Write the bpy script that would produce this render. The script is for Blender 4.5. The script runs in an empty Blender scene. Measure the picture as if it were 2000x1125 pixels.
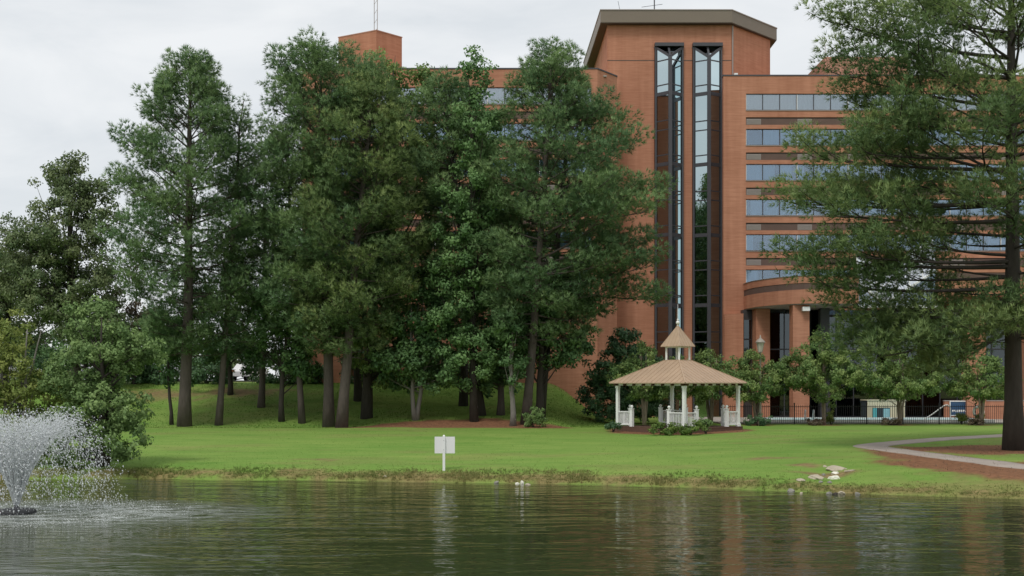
import bpy, bmesh, math, random
import numpy as np
from mathutils import Vector, Matrix

# ------------------------------------------------------------------ scene, camera, light
sc = bpy.context.scene
C = sc.collection
random.seed(7)
rng = np.random.default_rng(7)
F = 2370.0          # focal length in pixels of the 2000 px wide photograph
EYE = 3.7           # camera height above the pond
HOR = 750.0         # row of the horizon

cam_d = bpy.data.cameras.new('camera')
cam_d.sensor_width = 36.0
cam_d.lens = 36.0 * F / 2000.0
cam_d.shift_y = (HOR - 562.5) / 2000.0
cam_d.clip_start = 0.2
cam_d.clip_end = 6000
cam = bpy.data.objects.new('camera', cam_d)
C.objects.link(cam)
cam.location = (0, 0, EYE)
cam.rotation_euler = (math.radians(90), 0, 0)
sc.camera = cam

SUN_EL, SUN_AZ = 58.0, 205.0      # degrees; azimuth clockwise from +Y (the view direction)
world = bpy.data.worlds.new('World')
sc.world = world
world.use_nodes = True
wn, wl = world.node_tree.nodes, world.node_tree.links
wn.clear()
w_out = wn.new('ShaderNodeOutputWorld')
w_mix = wn.new('ShaderNodeMixShader')
w_sky = wn.new('ShaderNodeTexSky')
w_sky.sky_type = 'NISHITA'
w_sky.sun_disc = False
w_sky.sun_elevation = math.radians(SUN_EL)
w_sky.sun_rotation = math.radians(SUN_AZ)
w_b1 = wn.new('ShaderNodeBackground'); w_b1.inputs['Strength'].default_value = 0.12
w_b2 = wn.new('ShaderNodeBackground'); w_b2.inputs['Strength'].default_value = 1.0
w_tc = wn.new('ShaderNodeTexCoord')
w_map = wn.new('ShaderNodeMapping'); w_map.inputs['Scale'].default_value = (2.2, 2.2, 7.0)
w_map.inputs['Rotation'].default_value = (0.05, 0.16, 0.3)
w_noise = wn.new('ShaderNodeTexNoise'); w_noise.inputs['Scale'].default_value = 2.4
w_noise.inputs['Detail'].default_value = 5.0; w_noise.inputs['Roughness'].default_value = 0.55
w_noise.inputs['Distortion'].default_value = 0.5
w_ramp = wn.new('ShaderNodeValToRGB')
w_ramp.color_ramp.elements[0].position = 0.33; w_ramp.color_ramp.elements[0].color = (0.66, 0.69, 0.715, 1)
w_ramp.color_ramp.elements[1].position = 0.66; w_ramp.color_ramp.elements[1].color = (0.79, 0.805, 0.815, 1)
wl.new(w_tc.outputs['Generated'], w_map.inputs['Vector'])
wl.new(w_map.outputs['Vector'], w_noise.inputs['Vector'])
wl.new(w_noise.outputs['Fac'], w_ramp.inputs['Fac'])
wl.new(w_ramp.outputs['Color'], w_b2.inputs['Color'])
wl.new(w_sky.outputs['Color'], w_b1.inputs['Color'])
wl.new(w_b1.outputs[0], w_mix.inputs[1]); wl.new(w_b2.outputs[0], w_mix.inputs[2])
w_mix.inputs['Fac'].default_value = 0.93
wl.new(w_mix.outputs[0], w_out.inputs['Surface'])

sun_d = bpy.data.lights.new('sun', 'SUN')
sun_d.energy = 1.5
sun_d.angle = math.radians(14)
sun_d.color = (1.0, 0.96, 0.9)
sun = bpy.data.objects.new('sun', sun_d)
C.objects.link(sun)
_e, _a = math.radians(SUN_EL), math.radians(SUN_AZ)
_to_sun = Vector((math.cos(_e) * math.sin(_a), math.cos(_e) * math.cos(_a), math.sin(_e)))
sun.rotation_euler = _to_sun.to_track_quat('Z', 'Y').to_euler()
sun.location = _to_sun * 200

sc.view_settings.view_transform = 'Standard'
sc.view_settings.look = 'None'
sc.view_settings.exposure = 0.2
sc.view_settings.gamma = 1.0
sc.view_settings.use_curve_mapping = False
sc.render.engine = 'CYCLES'
sc.cycles.max_bounces = 9
sc.cycles.diffuse_bounces = 7
sc.cycles.transparent_max_bounces = 12
sc.cycles.use_denoising = True
sc.cycles.caustics_reflective = False
sc.cycles.caustics_refractive = False

# ------------------------------------------------------------------ helpers
def tag(o, label=None, cat=None, group=None, kind=None):
    if label: o['label'] = label
    if cat: o['category'] = cat
    if group: o['group'] = group
    if kind: o['kind'] = kind
    return o

def empty(name, loc, label=None, cat=None, group=None, rz=0.0):
    o = bpy.data.objects.new(name, None)
    o.empty_display_size = 0.3
    C.objects.link(o)
    o.location = loc
    o.rotation_euler = (0, 0, rz)
    return tag(o, label, cat, group)

def link(name, mesh, mat, parent=None, loc=None):
    o = bpy.data.objects.new(name, mesh)
    C.objects.link(o)
    if mat is not None and len(mesh.materials) == 0:
        mesh.materials.append(mat)
    if parent is not None: o.parent = parent
    if loc is not None: o.location = loc
    return o

def copy_tree(o, parent=None):
    c = o.copy(); C.objects.link(c); c.parent = parent
    for ch in list(o.children): copy_tree(ch, c)
    return c

class MB:
    """collects boxes, prisms and tubes; build() links them as one mesh object"""
    def __init__(s): s.v = []; s.f = []
    def add(s, vs, fs):
        n = len(s.v); s.v += [tuple(p) for p in vs]; s.f += [tuple(i + n for i in f) for f in fs]; return s
    def box(s, x0, x1, y0, y1, z0, z1):
        vs = [(x0,y0,z0),(x1,y0,z0),(x1,y1,z0),(x0,y1,z0),(x0,y0,z1),(x1,y0,z1),(x1,y1,z1),(x0,y1,z1)]
        return s.add(vs, [(0,3,2,1),(4,5,6,7),(0,1,5,4),(1,2,6,5),(2,3,7,6),(3,0,4,7)])
    def prism(s, poly, z0, z1):
        n = len(poly)
        a = sum(poly[i][0]*poly[(i+1)%n][1] - poly[(i+1)%n][0]*poly[i][1] for i in range(n))
        if a < 0: poly = poly[::-1]
        vs = [(p[0],p[1],z0) for p in poly] + [(p[0],p[1],z1) for p in poly]
        fs = [tuple(range(n))[::-1], tuple(range(n, 2*n))] + [(i,(i+1)%n,n+(i+1)%n,n+i) for i in range(n)]
        return s.add(vs, fs)
    def hexa(s, bottom, top):
        return s.add(list(bottom)+list(top), [(0,3,2,1),(4,5,6,7),(0,1,5,4),(1,2,6,5),(2,3,7,6),(3,0,4,7)])
    def bar(s, a, b, w, h=None):
        """square bar from a to b"""
        a = Vector(a); b = Vector(b); h = h or w
        d = (b-a).normalized()
        up = Vector((0,0,1)) if abs(d.z) < 0.95 else Vector((0,1,0))
        x = d.cross(up).normalized()*w/2; y = x.cross(d).normalized()*h/2
        q = lambda p: [p-x-y, p+x-y, p+x+y, p-x+y]
        return s.add(q(a)+q(b), [(0,3,2,1),(4,5,6,7),(0,1,5,4),(1,2,6,5),(2,3,7,6),(3,0,4,7)])
    def tube(s, pts, rad, n=8, cap=True):
        v, f = tube_arrays(np.array(pts, float), np.array(rad, float) if np.ndim(rad) else np.full(len(pts), rad), n)
        s.add(v.tolist(), f.tolist())
        if cap:
            m = len(pts)
            base = len(s.v) - m*n
            s.f.append(tuple(base+i for i in range(n))[::-1]); s.f.append(tuple(base+(m-1)*n+i for i in range(n)))
        return s
    def lathe(s, prof, n=12, c=(0,0)):
        b = len(s.v)
        for r, z in prof:
            for i in range(n):
                a = 2*math.pi*i/n; s.v.append((c[0]+r*math.cos(a), c[1]+r*math.sin(a), z))
        for j in range(len(prof)-1):
            for i in range(n):
                k = (i+1) % n
                s.f.append((b+j*n+i, b+j*n+k, b+(j+1)*n+k, b+(j+1)*n+i))
        s.f.append(tuple(b+i for i in range(n))[::-1]); s.f.append(tuple(b+(len(prof)-1)*n+i for i in range(n)))
        return s
    def mesh(s, name='mesh', smooth=False):
        me = bpy.data.meshes.new(name); me.from_pydata(s.v, [], s.f); me.update()
        if smooth: me.polygons.foreach_set('use_smooth', [True]*len(me.polygons))
        return me
    def build(s, name, mat, parent=None, smooth=False, loc=None):
        return link(name, s.mesh(name, smooth), mat, parent, loc)

def tube_arrays(pts, rad, n=6):
    m = len(pts)
    t = np.gradient(pts, axis=0); t /= np.linalg.norm(t, axis=1)[:, None] + 1e-9
    ref = np.array([0.3, 0.9, 0.1]) if abs(t[:, 2]).mean() > 0.6 else np.array([0.0, 0.0, 1.0])
    x = np.cross(t, ref); x /= np.linalg.norm(x, axis=1)[:, None] + 1e-9
    y = np.cross(t, x)
    a = np.linspace(0, 2*np.pi, n, endpoint=False)
    v = pts[:, None, :] + rad[:, None, None]*(np.cos(a)[None, :, None]*x[:, None, :] + np.sin(a)[None, :, None]*y[:, None, :])
    i = np.arange(m-1)[:, None]*n; j = np.arange(n)[None, :]; k = (j+1) % n
    f = np.stack([i+j, i+k, i+n+k, i+n+j], -1).reshape(-1, 4)
    return v.reshape(-1, 3), f

def fast_mesh(name, v, f, tint=None, smooth=False, normals=None):
    """numpy arrays of vertices and equal-sized faces"""
    v = np.asarray(v, np.float32); f = np.asarray(f, np.int32)
    me = bpy.data.meshes.new(name)
    k = f.shape[1]
    me.vertices.add(len(v)); me.vertices.foreach_set('co', v.ravel())
    me.loops.add(f.size); me.loops.foreach_set('vertex_index', f.ravel())
    me.polygons.add(len(f)); me.polygons.foreach_set('loop_start', np.arange(0, f.size, k, dtype=np.int32))
    if smooth: me.polygons.foreach_set('use_smooth', np.ones(len(f), bool))
    if tint is not None:
        at = me.attributes.new('tint', 'FLOAT', 'POINT'); at.data.foreach_set('value', np.asarray(tint, np.float32))
    me.update(calc_edges=True)
    if normals is not None:                         # rounded leaf-mass normals
        me.normals_split_custom_set_from_vertices(np.asarray(normals, np.float32))
    return me

def W(px, py, d): return Vector(((px-1000)*d/F, d, EYE + (HOR-py)*d/F))
def X(px, d): return (px-1000)*d/F
def Z(py, d): return EYE + (HOR-py)*d/F

def smooth01(t):
    t = np.clip(t, 0, 1); return t*t*(3-2*t)

# value noise for shapes
_perm = rng.random((64, 64))
def vnoise(x, y):
    x = np.asarray(x, float); y = np.asarray(y, float)
    xi = np.floor(x).astype(int); yi = np.floor(y).astype(int)
    fx = smooth01(x-xi); fy = smooth01(y-yi)
    g = lambda a, b: _perm[a % 64, b % 64]
    return (g(xi,yi)*(1-fx)+g(xi+1,yi)*fx)*(1-fy) + (g(xi,yi+1)*(1-fx)+g(xi+1,yi+1)*fx)*fy

# ------------------------------------------------------------------ materials
def new_mat(name):
    m = bpy.data.materials.new(name); m.use_nodes = True
    nt = m.node_tree; b = nt.nodes['Principled BSDF']
    return m, nt, b

def principled(name, col, rough=0.7, spec=0.3, metal=0.0, var=0.0, scale=3.0, stretch=(1,1,1), bump=0.0, bscale=None):
    m, nt, b = new_mat(name)
    b.inputs['Roughness'].default_value = rough
    b.inputs['Specular IOR Level'].default_value = spec
    b.inputs['Metallic'].default_value = metal
    b.inputs['Base Color'].default_value = (*col, 1)
    if var > 0 or bump > 0:
        tc = nt.nodes.new('ShaderNodeTexCoord'); mp = nt.nodes.new('ShaderNodeMapping')
        mp.inputs['Scale'].default_value = stretch
        nt.links.new(tc.outputs['Object'], mp.inputs['Vector'])
        nz = nt.nodes.new('ShaderNodeTexNoise'); nz.inputs['Scale'].default_value = scale
        nz.inputs['Detail'].default_value = 6; nz.inputs['Roughness'].default_value = 0.62
        nt.links.new(mp.outputs[0], nz.inputs['Vector'])
        if var > 0:
            mx = nt.nodes.new('ShaderNodeMix'); mx.data_type = 'RGBA'
            mx.inputs['A'].default_value = (*[c*(1-var) for c in col], 1)
            mx.inputs['B'].default_value = (*[min(1, c*(1+var)) for c in col], 1)
            nt.links.new(nz.outputs['Fac'], mx.inputs['Factor'])
            nt.links.new(mx.outputs['Result'], b.inputs['Base Color'])
        if bump > 0:
            n2 = nt.nodes.new('ShaderNodeTexNoise'); n2.inputs['Scale'].default_value = bscale or scale*4
            n2.inputs['Detail'].default_value = 4
            nt.links.new(mp.outputs[0], n2.inputs['Vector'])
            bp = nt.nodes.new('ShaderNodeBump'); bp.inputs['Strength'].default_value = bump
            bp.inputs['Distance'].default_value = 0.05
            nt.links.new(n2.outputs['Fac'], bp.inputs['Height']); nt.links.new(bp.outputs[0], b.inputs['Normal'])
    return m

def foliage(name, a, bcol, transl=0.3, rough=0.6):
    m = bpy.data.materials.new(name); m.use_nodes = True
    nt = m.node_tree; nt.nodes.clear()
    out = nt.nodes.new('ShaderNodeOutputMaterial')
    at = nt.nodes.new('ShaderNodeAttribute'); at.attribute_name = 'tint'
    mx = nt.nodes.new('ShaderNodeMix'); mx.data_type = 'RGBA'
    mx.inputs['A'].default_value = (*a, 1); mx.inputs['B'].default_value = (*bcol, 1)
    nt.links.new(at.outputs['Fac'], mx.inputs['Factor'])
    p = nt.nodes.new('ShaderNodeBsdfPrincipled')
    p.inputs['Roughness'].default_value = rough; p.inputs['Specular IOR Level'].default_value = 0.25
    tr = nt.nodes.new('ShaderNodeBsdfTranslucent')
    ms = nt.nodes.new('ShaderNodeMixShader'); ms.inputs['Fac'].default_value = transl
    nt.links.new(mx.outputs['Result'], p.inputs['Base Color']); nt.links.new(mx.outputs['Result'], tr.inputs['Color'])
    nt.links.new(p.outputs[0], ms.inputs[1]); nt.links.new(tr.outputs[0], ms.inputs[2])
    nt.links.new(ms.outputs[0], out.inputs['Surface'])
    return m

def brick_mat(name, c1, c2):
    """brick too far off for single bricks: faint courses, blotches, run-off streaks"""
    m, nt, b = new_mat(name)
    b.inputs['Roughness'].default_value = 0.85; b.inputs['Specular IOR Level'].default_value = 0.15
    N, L = nt.nodes, nt.links
    tc = N.new('ShaderNodeTexCoord')
    n1 = N.new('ShaderNodeTexNoise'); n1.inputs['Scale'].default_value = 0.35; n1.inputs['Detail'].default_value = 8
    n1.inputs['Roughness'].default_value = 0.65
    L.new(tc.outputs['Object'], n1.inputs['Vector'])
    mp = N.new('ShaderNodeMapping'); mp.inputs['Scale'].default_value = (1.6, 1.6, 0.06)
    L.new(tc.outputs['Object'], mp.inputs['Vector'])
    n2 = N.new('ShaderNodeTexNoise'); n2.inputs['Scale'].default_value = 1.0; n2.inputs['Detail'].default_value = 5
    L.new(mp.outputs[0], n2.inputs['Vector'])
    mp3 = N.new('ShaderNodeMapping'); mp3.inputs['Scale'].default_value = (0.5, 0.5, 6.5)
    L.new(tc.outputs['Object'], mp3.inputs['Vector'])
    n3 = N.new('ShaderNodeTexNoise'); n3.inputs['Scale'].default_value = 1.6; n3.inputs['Detail'].default_value = 4
    L.new(mp3.outputs[0], n3.inputs['Vector'])
    a1 = N.new('ShaderNodeMath'); a1.operation = 'ADD'; L.new(n1.outputs['Fac'], a1.inputs[0]); L.new(n2.outputs['Fac'], a1.inputs[1])
    a2 = N.new('ShaderNodeMath'); a2.operation = 'ADD'; L.new(a1.outputs[0], a2.inputs[0]); L.new(n3.outputs['Fac'], a2.inputs[1])
    mr = N.new('ShaderNodeMapRange'); mr.inputs['From Min'].default_value = 1.1; mr.inputs['From Max'].default_value = 1.95
    L.new(a2.outputs[0], mr.inputs['Value'])
    mx = N.new('ShaderNodeMix'); mx.data_type = 'RGBA'
    mx.inputs['A'].default_value = (*c1, 1); mx.inputs['B'].default_value = (*c2, 1)
    L.new(mr.outputs[0], mx.inputs['Factor']); L.new(mx.outputs['Result'], b.inputs['Base Color'])
    return m

def glass_mat(name, tint, refl, rough=0.02, lo=0.25):
    """window glass: tinted see-through pane with a mirror coat"""
    m = bpy.data.materials.new(name); m.use_nodes = True
    nt = m.node_tree; nt.nodes.clear(); N, L = nt.nodes, nt.links
    out = N.new('ShaderNodeOutputMaterial')
    tr = N.new('ShaderNodeBsdfTransparent'); tr.inputs['Color'].default_value = (*tint, 1)
    gl = N.new('ShaderNodeBsdfGlossy'); gl.inputs['Color'].default_value = (*refl, 1); gl.inputs['Roughness'].default_value = rough
    lw = N.new('ShaderNodeFresnel'); lw.inputs['IOR'].default_value = 1.5
    mr = N.new('ShaderNodeMapRange'); mr.inputs['To Min'].default_value = lo; mr.inputs['To Max'].default_value = 1.0
    L.new(lw.outputs[0], mr.inputs['Value'])
    ms = N.new('ShaderNodeMixShader')
    L.new(mr.outputs[0], ms.inputs['Fac']); L.new(tr.outputs[0], ms.inputs[1]); L.new(gl.outputs[0], ms.inputs[2])
    L.new(ms.outputs[0], out.inputs['Surface'])
    return m

M = {}
M['brick'] = brick_mat('brick', (0.360, 0.158, 0.096), (0.535, 0.262, 0.168))
M['brick_pale'] = brick_mat('brick_pale', (0.42, 0.235, 0.18), (0.52, 0.30, 0.23))
M['brown_band'] = principled('brown_band', (0.13, 0.085, 0.07), 0.8, var=0.25, scale=1.2)
M['louver'] = principled('louver', (0.33, 0.29, 0.27), 0.6, var=0.12, scale=2)
M['fascia'] = principled('fascia', (0.20, 0.165, 0.13), 0.5, var=0.08, scale=0.6)
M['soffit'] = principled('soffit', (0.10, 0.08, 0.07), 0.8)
M['steel_dark'] = principled('steel_dark', (0.075, 0.075, 0.085), 0.45, var=0.15, scale=1)
M['frame'] = principled('frame', (0.06, 0.055, 0.055), 0.5)
M['room_dark'] = principled('room_dark', (0.03, 0.03, 0.035), 0.9, var=0.3, scale=0.3)  # near-black: the darkness of unlit rooms put into the colour
M['curtain'] = principled('curtain', (0.86, 0.88, 0.88), 0.9, var=0.12, scale=0.8, stretch=(3,1,0.2))
M['pane'] = glass_mat('pane', (0.70, 0.83, 0.94), (0.70, 0.80, 0.90), 0.03, 0.20)
M['pane_clear'] = glass_mat('pane_clear', (0.86, 0.91, 0.94), (0.80, 0.86, 0.92), 0.03, 0.22)
M['pane_mirror'] = glass_mat('pane_mirror', (0.10, 0.13, 0.14), (0.62, 0.74, 0.76), 0.01, 0.72)
M['pane_sky'] = glass_mat('pane_sky', (0.25, 0.28, 0.30), (0.93, 0.95, 0.97), 0.03, 0.80)
M['pane_dark'] = glass_mat('pane_dark', (0.16, 0.19, 0.21), (0.6, 0.68, 0.72), 0.02, 0.10)
M['white'] = principled('white_paint', (0.82, 0.83, 0.81), 0.55, var=0.06, scale=2)
M['white_metal'] = principled('white_metal', (0.80, 0.80, 0.79), 0.35)
M['copper_roof'] = principled('tan_metal_roof', (0.43, 0.31, 0.215), 0.5, 0.35, var=0.22, scale=1.2)
M['deck_wood'] = principled('deck_wood', (0.12, 0.07, 0.05), 0.85, var=0.35, scale=3, stretch=(1,8,1))
M['bark_pine'] = principled('bark_pine', (0.100, 0.082, 0.072), 0.95, var=0.55, scale=5, stretch=(1,1,0.28), bump=0.9, bscale=9)
M['bark_dark'] = principled('bark_dark', (0.055, 0.047, 0.04), 0.95, var=0.5, scale=5, stretch=(1,1,0.28), bump=0.8, bscale=9)
M['bark_grey'] = principled('bark_grey', (0.20, 0.185, 0.165), 0.9, var=0.4, scale=4, stretch=(1,1,0.3), bump=0.6, bscale=9)
M['bark_tan'] = principled('bark_tan', (0.24, 0.19, 0.15), 0.85, var=0.35, scale=5, stretch=(1,1,0.3))
M['concrete'] = principled('concrete', (0.38, 0.35, 0.31), 0.9, var=0.2, scale=1.5)
M['path'] = principled('path_concrete', (0.36, 0.31, 0.27), 0.95, var=0.28, scale=0.9, bump=0.3, bscale=20)
M['asphalt'] = principled('asphalt', (0.06, 0.06, 0.062), 0.95, var=0.2, scale=2)
M['iron'] = principled('black_iron', (0.025, 0.025, 0.028), 0.5)
M['rubber'] = principled('rubber', (0.02, 0.02, 0.02), 0.8)
M['carglass'] = principled('car_glass', (0.03, 0.035, 0.04), 0.08, 0.6)
M['chrome'] = principled('chrome', (0.6, 0.6, 0.6), 0.25, metal=1.0)

M['needle'] = foliage('pine_needle', (0.134, 0.244, 0.107), (0.284, 0.415, 0.163), 0.32)
M['needle_warm'] = foliage('pine_needle_warm', (0.140, 0.235, 0.091), (0.336, 0.430, 0.152), 0.32)
M['leaf_gum'] = foliage('leaf_gum', (0.108, 0.210, 0.078), (0.240, 0.396, 0.144), 0.32)
M['leaf_dark'] = foliage('leaf_dark', (0.086, 0.176, 0.069), (0.179, 0.299, 0.105), 0.28)
M['leaf_oak'] = foliage('leaf_oak', (0.112, 0.172, 0.076), (0.240, 0.285, 0.130), 0.3)
M['leaf_yellow'] = foliage('leaf_yellow', (0.185, 0.260, 0.065), (0.350, 0.390, 0.110), 0.35)
M['leaf_bank'] = foliage('leaf_bank', (0.136, 0.232, 0.080), (0.290, 0.412, 0.148), 0.32)
M['leaf_myrtle'] = foliage('leaf_myrtle', (0.121, 0.224, 0.073), (0.315, 0.399, 0.128), 0.32)
M['leaf_holly'] = foliage('leaf_holly', (0.059, 0.126, 0.061), (0.138, 0.244, 0.107), 0.2, 0.45)
M['leaf_shrub'] = foliage('leaf_shrub', (0.099, 0.182, 0.044), (0.248, 0.341, 0.083), 0.3)
M['leaf_purple'] = foliage('leaf_purple', (0.10, 0.075, 0.055), (0.20, 0.16, 0.11), 0.3)
M['grass'] = foliage('grass_blade', (0.115, 0.255, 0.036), (0.215, 0.330, 0.068), 0.5)
M['bank_grass'] = foliage('bank_grass', (0.155, 0.235, 0.055), (0.370, 0.310, 0.140), 0.5)

# ------------------------------------------------------------------ terrain
_sx = np.array([-400, -60, -30, -20, -15, -6, 2, 7.2, 12, 16.5, 25, 45, 400])
_sy = np.array([60, 52, 48.5, 47.6, 47.3, 46.2, 45.0, 42.9, 41.0, 39.0, 36.5, 34.0, 30])
def shore(x):
    x = np.asarray(x, float)
    s = sum(np.interp(x+o, _sx, _sy) for o in (-3, -1.5, 0, 1.5, 3))/5
    return s + 0.55*(vnoise(x*0.45+9, x*0+3)-0.5) + 0.28*(vnoise(x*1.7, x*0+7)-0.5)

def ground(x, y):
    x = np.asarray(x, float); y = np.asarray(y, float)
    t = y - shore(x)
    right = smooth01((x-6)/9)
    lip = np.interp(t, [-30, -4, -0.4, 0, 0.18, 0.9, 2.2], [-2.0, -1.0, -0.18, -0.02, 0.16, 0.36, 0.48])
    lip_r = np.interp(t, [-30, -4, -0.4, 0, 0.25, 1.2, 3.4], [-2.0, -1.0, -0.18, -0.02, 0.12, 0.28, 0.50])
    z = lip*(1-right) + lip_r*right
    z = z + np.interp(t, [2.0, 12, 29, 33], [0, 0.22, 0.46, 0.48])
    z = z + 0.10*(vnoise(x*0.13+4, y*0.13)-0.5)*smooth01((t-1)/4)*(1-smooth01((y-70)/6))
    # little gully with stones at the water's edge
    z = z - 0.20*np.exp(-((x-11.6)/0.8)**2 - ((y-44.4)/1.6)**2)
    # wooded hill on the left that carries the car park
    left = 1 - smooth01((x-2.6)/5.0)
    hill = np.interp(y, [76, 78, 80, 84, 89, 94, 97], [0, -0.06, 0.05, 0.65, 1.75, 2.75, 2.92])
    mound = np.interp(y, [75.6, 77, 80.5, 83, 88], [0, 0.10, 0.42, 0.30, 0.0])*smooth01((x+11)/4)*(1-smooth01((x-2.2)/2.2))
    z = z + mound
    far = 1 - smooth01((np.abs(x)-150)/80)
    z = z + hill*left*np.where(x > 0, 1, 0.25+0.75*far)
    # bank the camera stands on
    z = np.where(y < 22, np.interp(y, [-40, 4, 13, 17, 22], [1.9, 1.9, 0.5, -0.3, -1.6]), z)
    return z
def gz(x, y): return float(ground(x, y))

def axis(parts):
    return np.unique(np.round(np.concatenate([np.arange(a, b, s) for a, b, s in parts]), 4))
gx = axis([(-2500, -400, 300), (-400, -120, 40), (-120, -36, 4), (-36, -26, 0.8), (-26, 30, 0.5), (30, 44, 0.8), (44, 120, 4), (120, 400, 40), (400, 2600, 300)])
gy = axis([(-400, -40, 60), (-40, 24, 4), (24, 37, 1.0), (37, 48, 0.25), (48, 84, 0.5), (84, 100, 0.7), (100, 140, 4), (140, 400, 40), (400, 4400, 400)])
GX, GY = np.meshgrid(gx, gy)
GZ = ground(GX, GY)

def on_ground(px, py):
    """ground point seen at a photo pixel"""
    d = 45.0
    for _ in range(60):
        d = 0.6*d + 0.4*(EYE-max(gz(X(px, d), d), 0.0))*F/(py-HOR)
    return (X(px, d), d)
far_px = [(2050, 846), (1960, 851), (1850, 857), (1765, 864)]
near_px = [(1700, 871.5), (1742, 879), (1840, 892), (1930, 903), (2010, 913)]
path_far = [on_ground(*p) for p in far_px]; path_near = [on_ground(*p) for p in near_px]
path_pts = [(62, 82), (44, 73.5)] + path_far + path_near + [(22.5, 40.6), (36, 38.4)]
def cr(p0, p1, p2, p3, t):
    return 0.5*((2*p1) + (p2-p0)*t + (2*p0-5*p1+4*p2-p3)*t*t + (3*p1-p0-3*p2+p3)*t*t*t)
def spline(pts, n=10):
    P = [np.array(p, float) for p in pts]; P = [2*P[0]-P[1]] + P + [2*P[-1]-P[-2]]; out = []
    for i in range(1, len(P)-2):
        for k in range(n): out.append(cr(P[i-1], P[i], P[i+1], P[i+2], k/n))
    out.append(P[-2]); return np.array(out)
path_c = spline(path_pts, 12)
TREE_R = on_ground(1980, 878)
STRAW = [on_ground(*p) for p in ((1676, 876), (1692, 893), (1735, 911), (1845, 927), (1950, 938), (2060, 946))]

def seg_dist(x, y, line):
    d = np.full(np.shape(x), 1e9)
    for a, b in zip(line[:-1], line[1:]):
        ab = b-a; L2 = (ab**2).sum()
        t = np.clip(((x-a[0])*ab[0]+(y-a[1])*ab[1])/L2, 0, 1)
        d = np.minimum(d, np.hypot(x-a[0]-t*ab[0], y-a[1]-t*ab[1]))
    return d

def mulch_mask(x, y):
    n = vnoise(x*0.9, y*0.9+5)-0.5; n2 = vnoise(x*3.1+8, y*3.1)-0.5
    # pine straw between the pond and the near arm of the path
    yp, xp = path_c[72:130, 1][::-1], path_c[72:130, 0][::-1]
    yb = np.array([q[1] for q in STRAW])[::-1]; xb = np.array([q[0] for q in STRAW])[::-1]
    m = smooth01((x - np.interp(y, yb, xb) + 1.1*n + 0.8*n2)/0.8)*smooth01((np.interp(y, yp, xp) + 1.1 + 0.6*n - x)/0.5)*smooth01((56.2-y)/0.8)*smooth01((y-yb[0]+1.0+n)/1.2)
    r = np.hypot((x-TREE_R[0]-0.8)/1.8, y-TREE_R[1]+0.3)
    m = np.maximum(m, smooth01((3.7+1.4*n+0.8*n2-r)/0.7))
    r2 = np.hypot((x-23)/2.0, (y-45.2)/1.1)
    m = np.maximum(m, smooth01((3.4+1.6*n-r2)/0.8)*smooth01((y-shore(x)-2.2)/0.8))
    # bed under the grove
    w = np.interp(x, [-26, -12.5, -11, -6, -1, 3.0, 4.2], [0.5, 0.6, 1.7, 3.6, 4.9, 2.6, 0.0])
    y0 = np.interp(x, [-26, -10, 0, 5], [77.0, 76.2, 75.4, 75.0])
    g = smooth01((w*0.5+0.25*n+0.1*n2-np.abs(y-y0-w*0.5))/0.22)*(w > 0.02)
    m = np.maximum(m, g)
    # ring under gazebo and crape myrtles
    g2 = np.hypot(x-9.84, (y-72)*1.0)
    m = np.maximum(m, smooth01((4.5+0.3*n-g2)/0.4))
    for px in (1480, 1610, 1755, 1915):
        m = np.maximum(m, smooth01((1.25+0.4*n-np.hypot(x-X(px, 80.5), y-80.4))/0.3))
    return m

def worn_mask(x, y):
    n = vnoise(x*1.3+3, y*1.3)-0.5; n2 = vnoise(x*4.1, y*4.1+2)-0.5
    o = np.zeros(np.shape(x))
    for cx, cy, rx, ry in ((X(1500, 50), 50, 1.3, 0.7), (X(630, 50.5), 50.8, 1.4, 0.9), (X(1625, 44.6), 44.6, 1.5, 1.1), (X(1560, 48), 47, 1.2, 0.8), (X(300, 90), 90, 5, 2.6), (X(480, 91), 91, 5, 2.4)):
        o = np.maximum(o, smooth01((1+0.9*n+0.5*n2-np.hypot((x-cx)/rx, (y-cy)/ry))/0.8))
    t = y - shore(x)
    o = np.maximum(o, smooth01((0.55+0.7*n+0.5*n2-np.abs(t-0.35))/0.4)*0.9)
    o = np.maximum(o, smooth01((x-12)/3)*smooth01((3.4+2.6*n+1.0*n2-t)/1.4)*0.6)
    # thin dry patches all over the lawn
    dry = vnoise(x*0.16+40, y*0.34+11)*0.65 + vnoise(x*0.7+3, y*1.3+9)*0.35
    o = np.maximum(o, 0.28*smooth01((dry-0.62)/0.16)*smooth01(t-1))
    return np.clip(o, 0, 1)

nx, ny = len(gx), len(gy)
gi = (np.arange(ny-1)[:, None]*nx + np.arange(nx-1)[None, :])
gf = np.stack([gi, gi+1, gi+nx+1, gi+nx], -1).reshape(-1, 4)
g_me = fast_mesh('ground', np.stack([GX, GY, GZ], -1).reshape(-1, 3), gf, smooth=True)
_mm = mulch_mask(GX, GY); _wm = worn_mask(GX, GY)
for nm, arr in (('mulch', _mm), ('worn', _wm)):
    at = g_me.attributes.new(nm, 'FLOAT', 'POINT'); at.data.foreach_set('value', arr.astype(np.float32).ravel())

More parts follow.
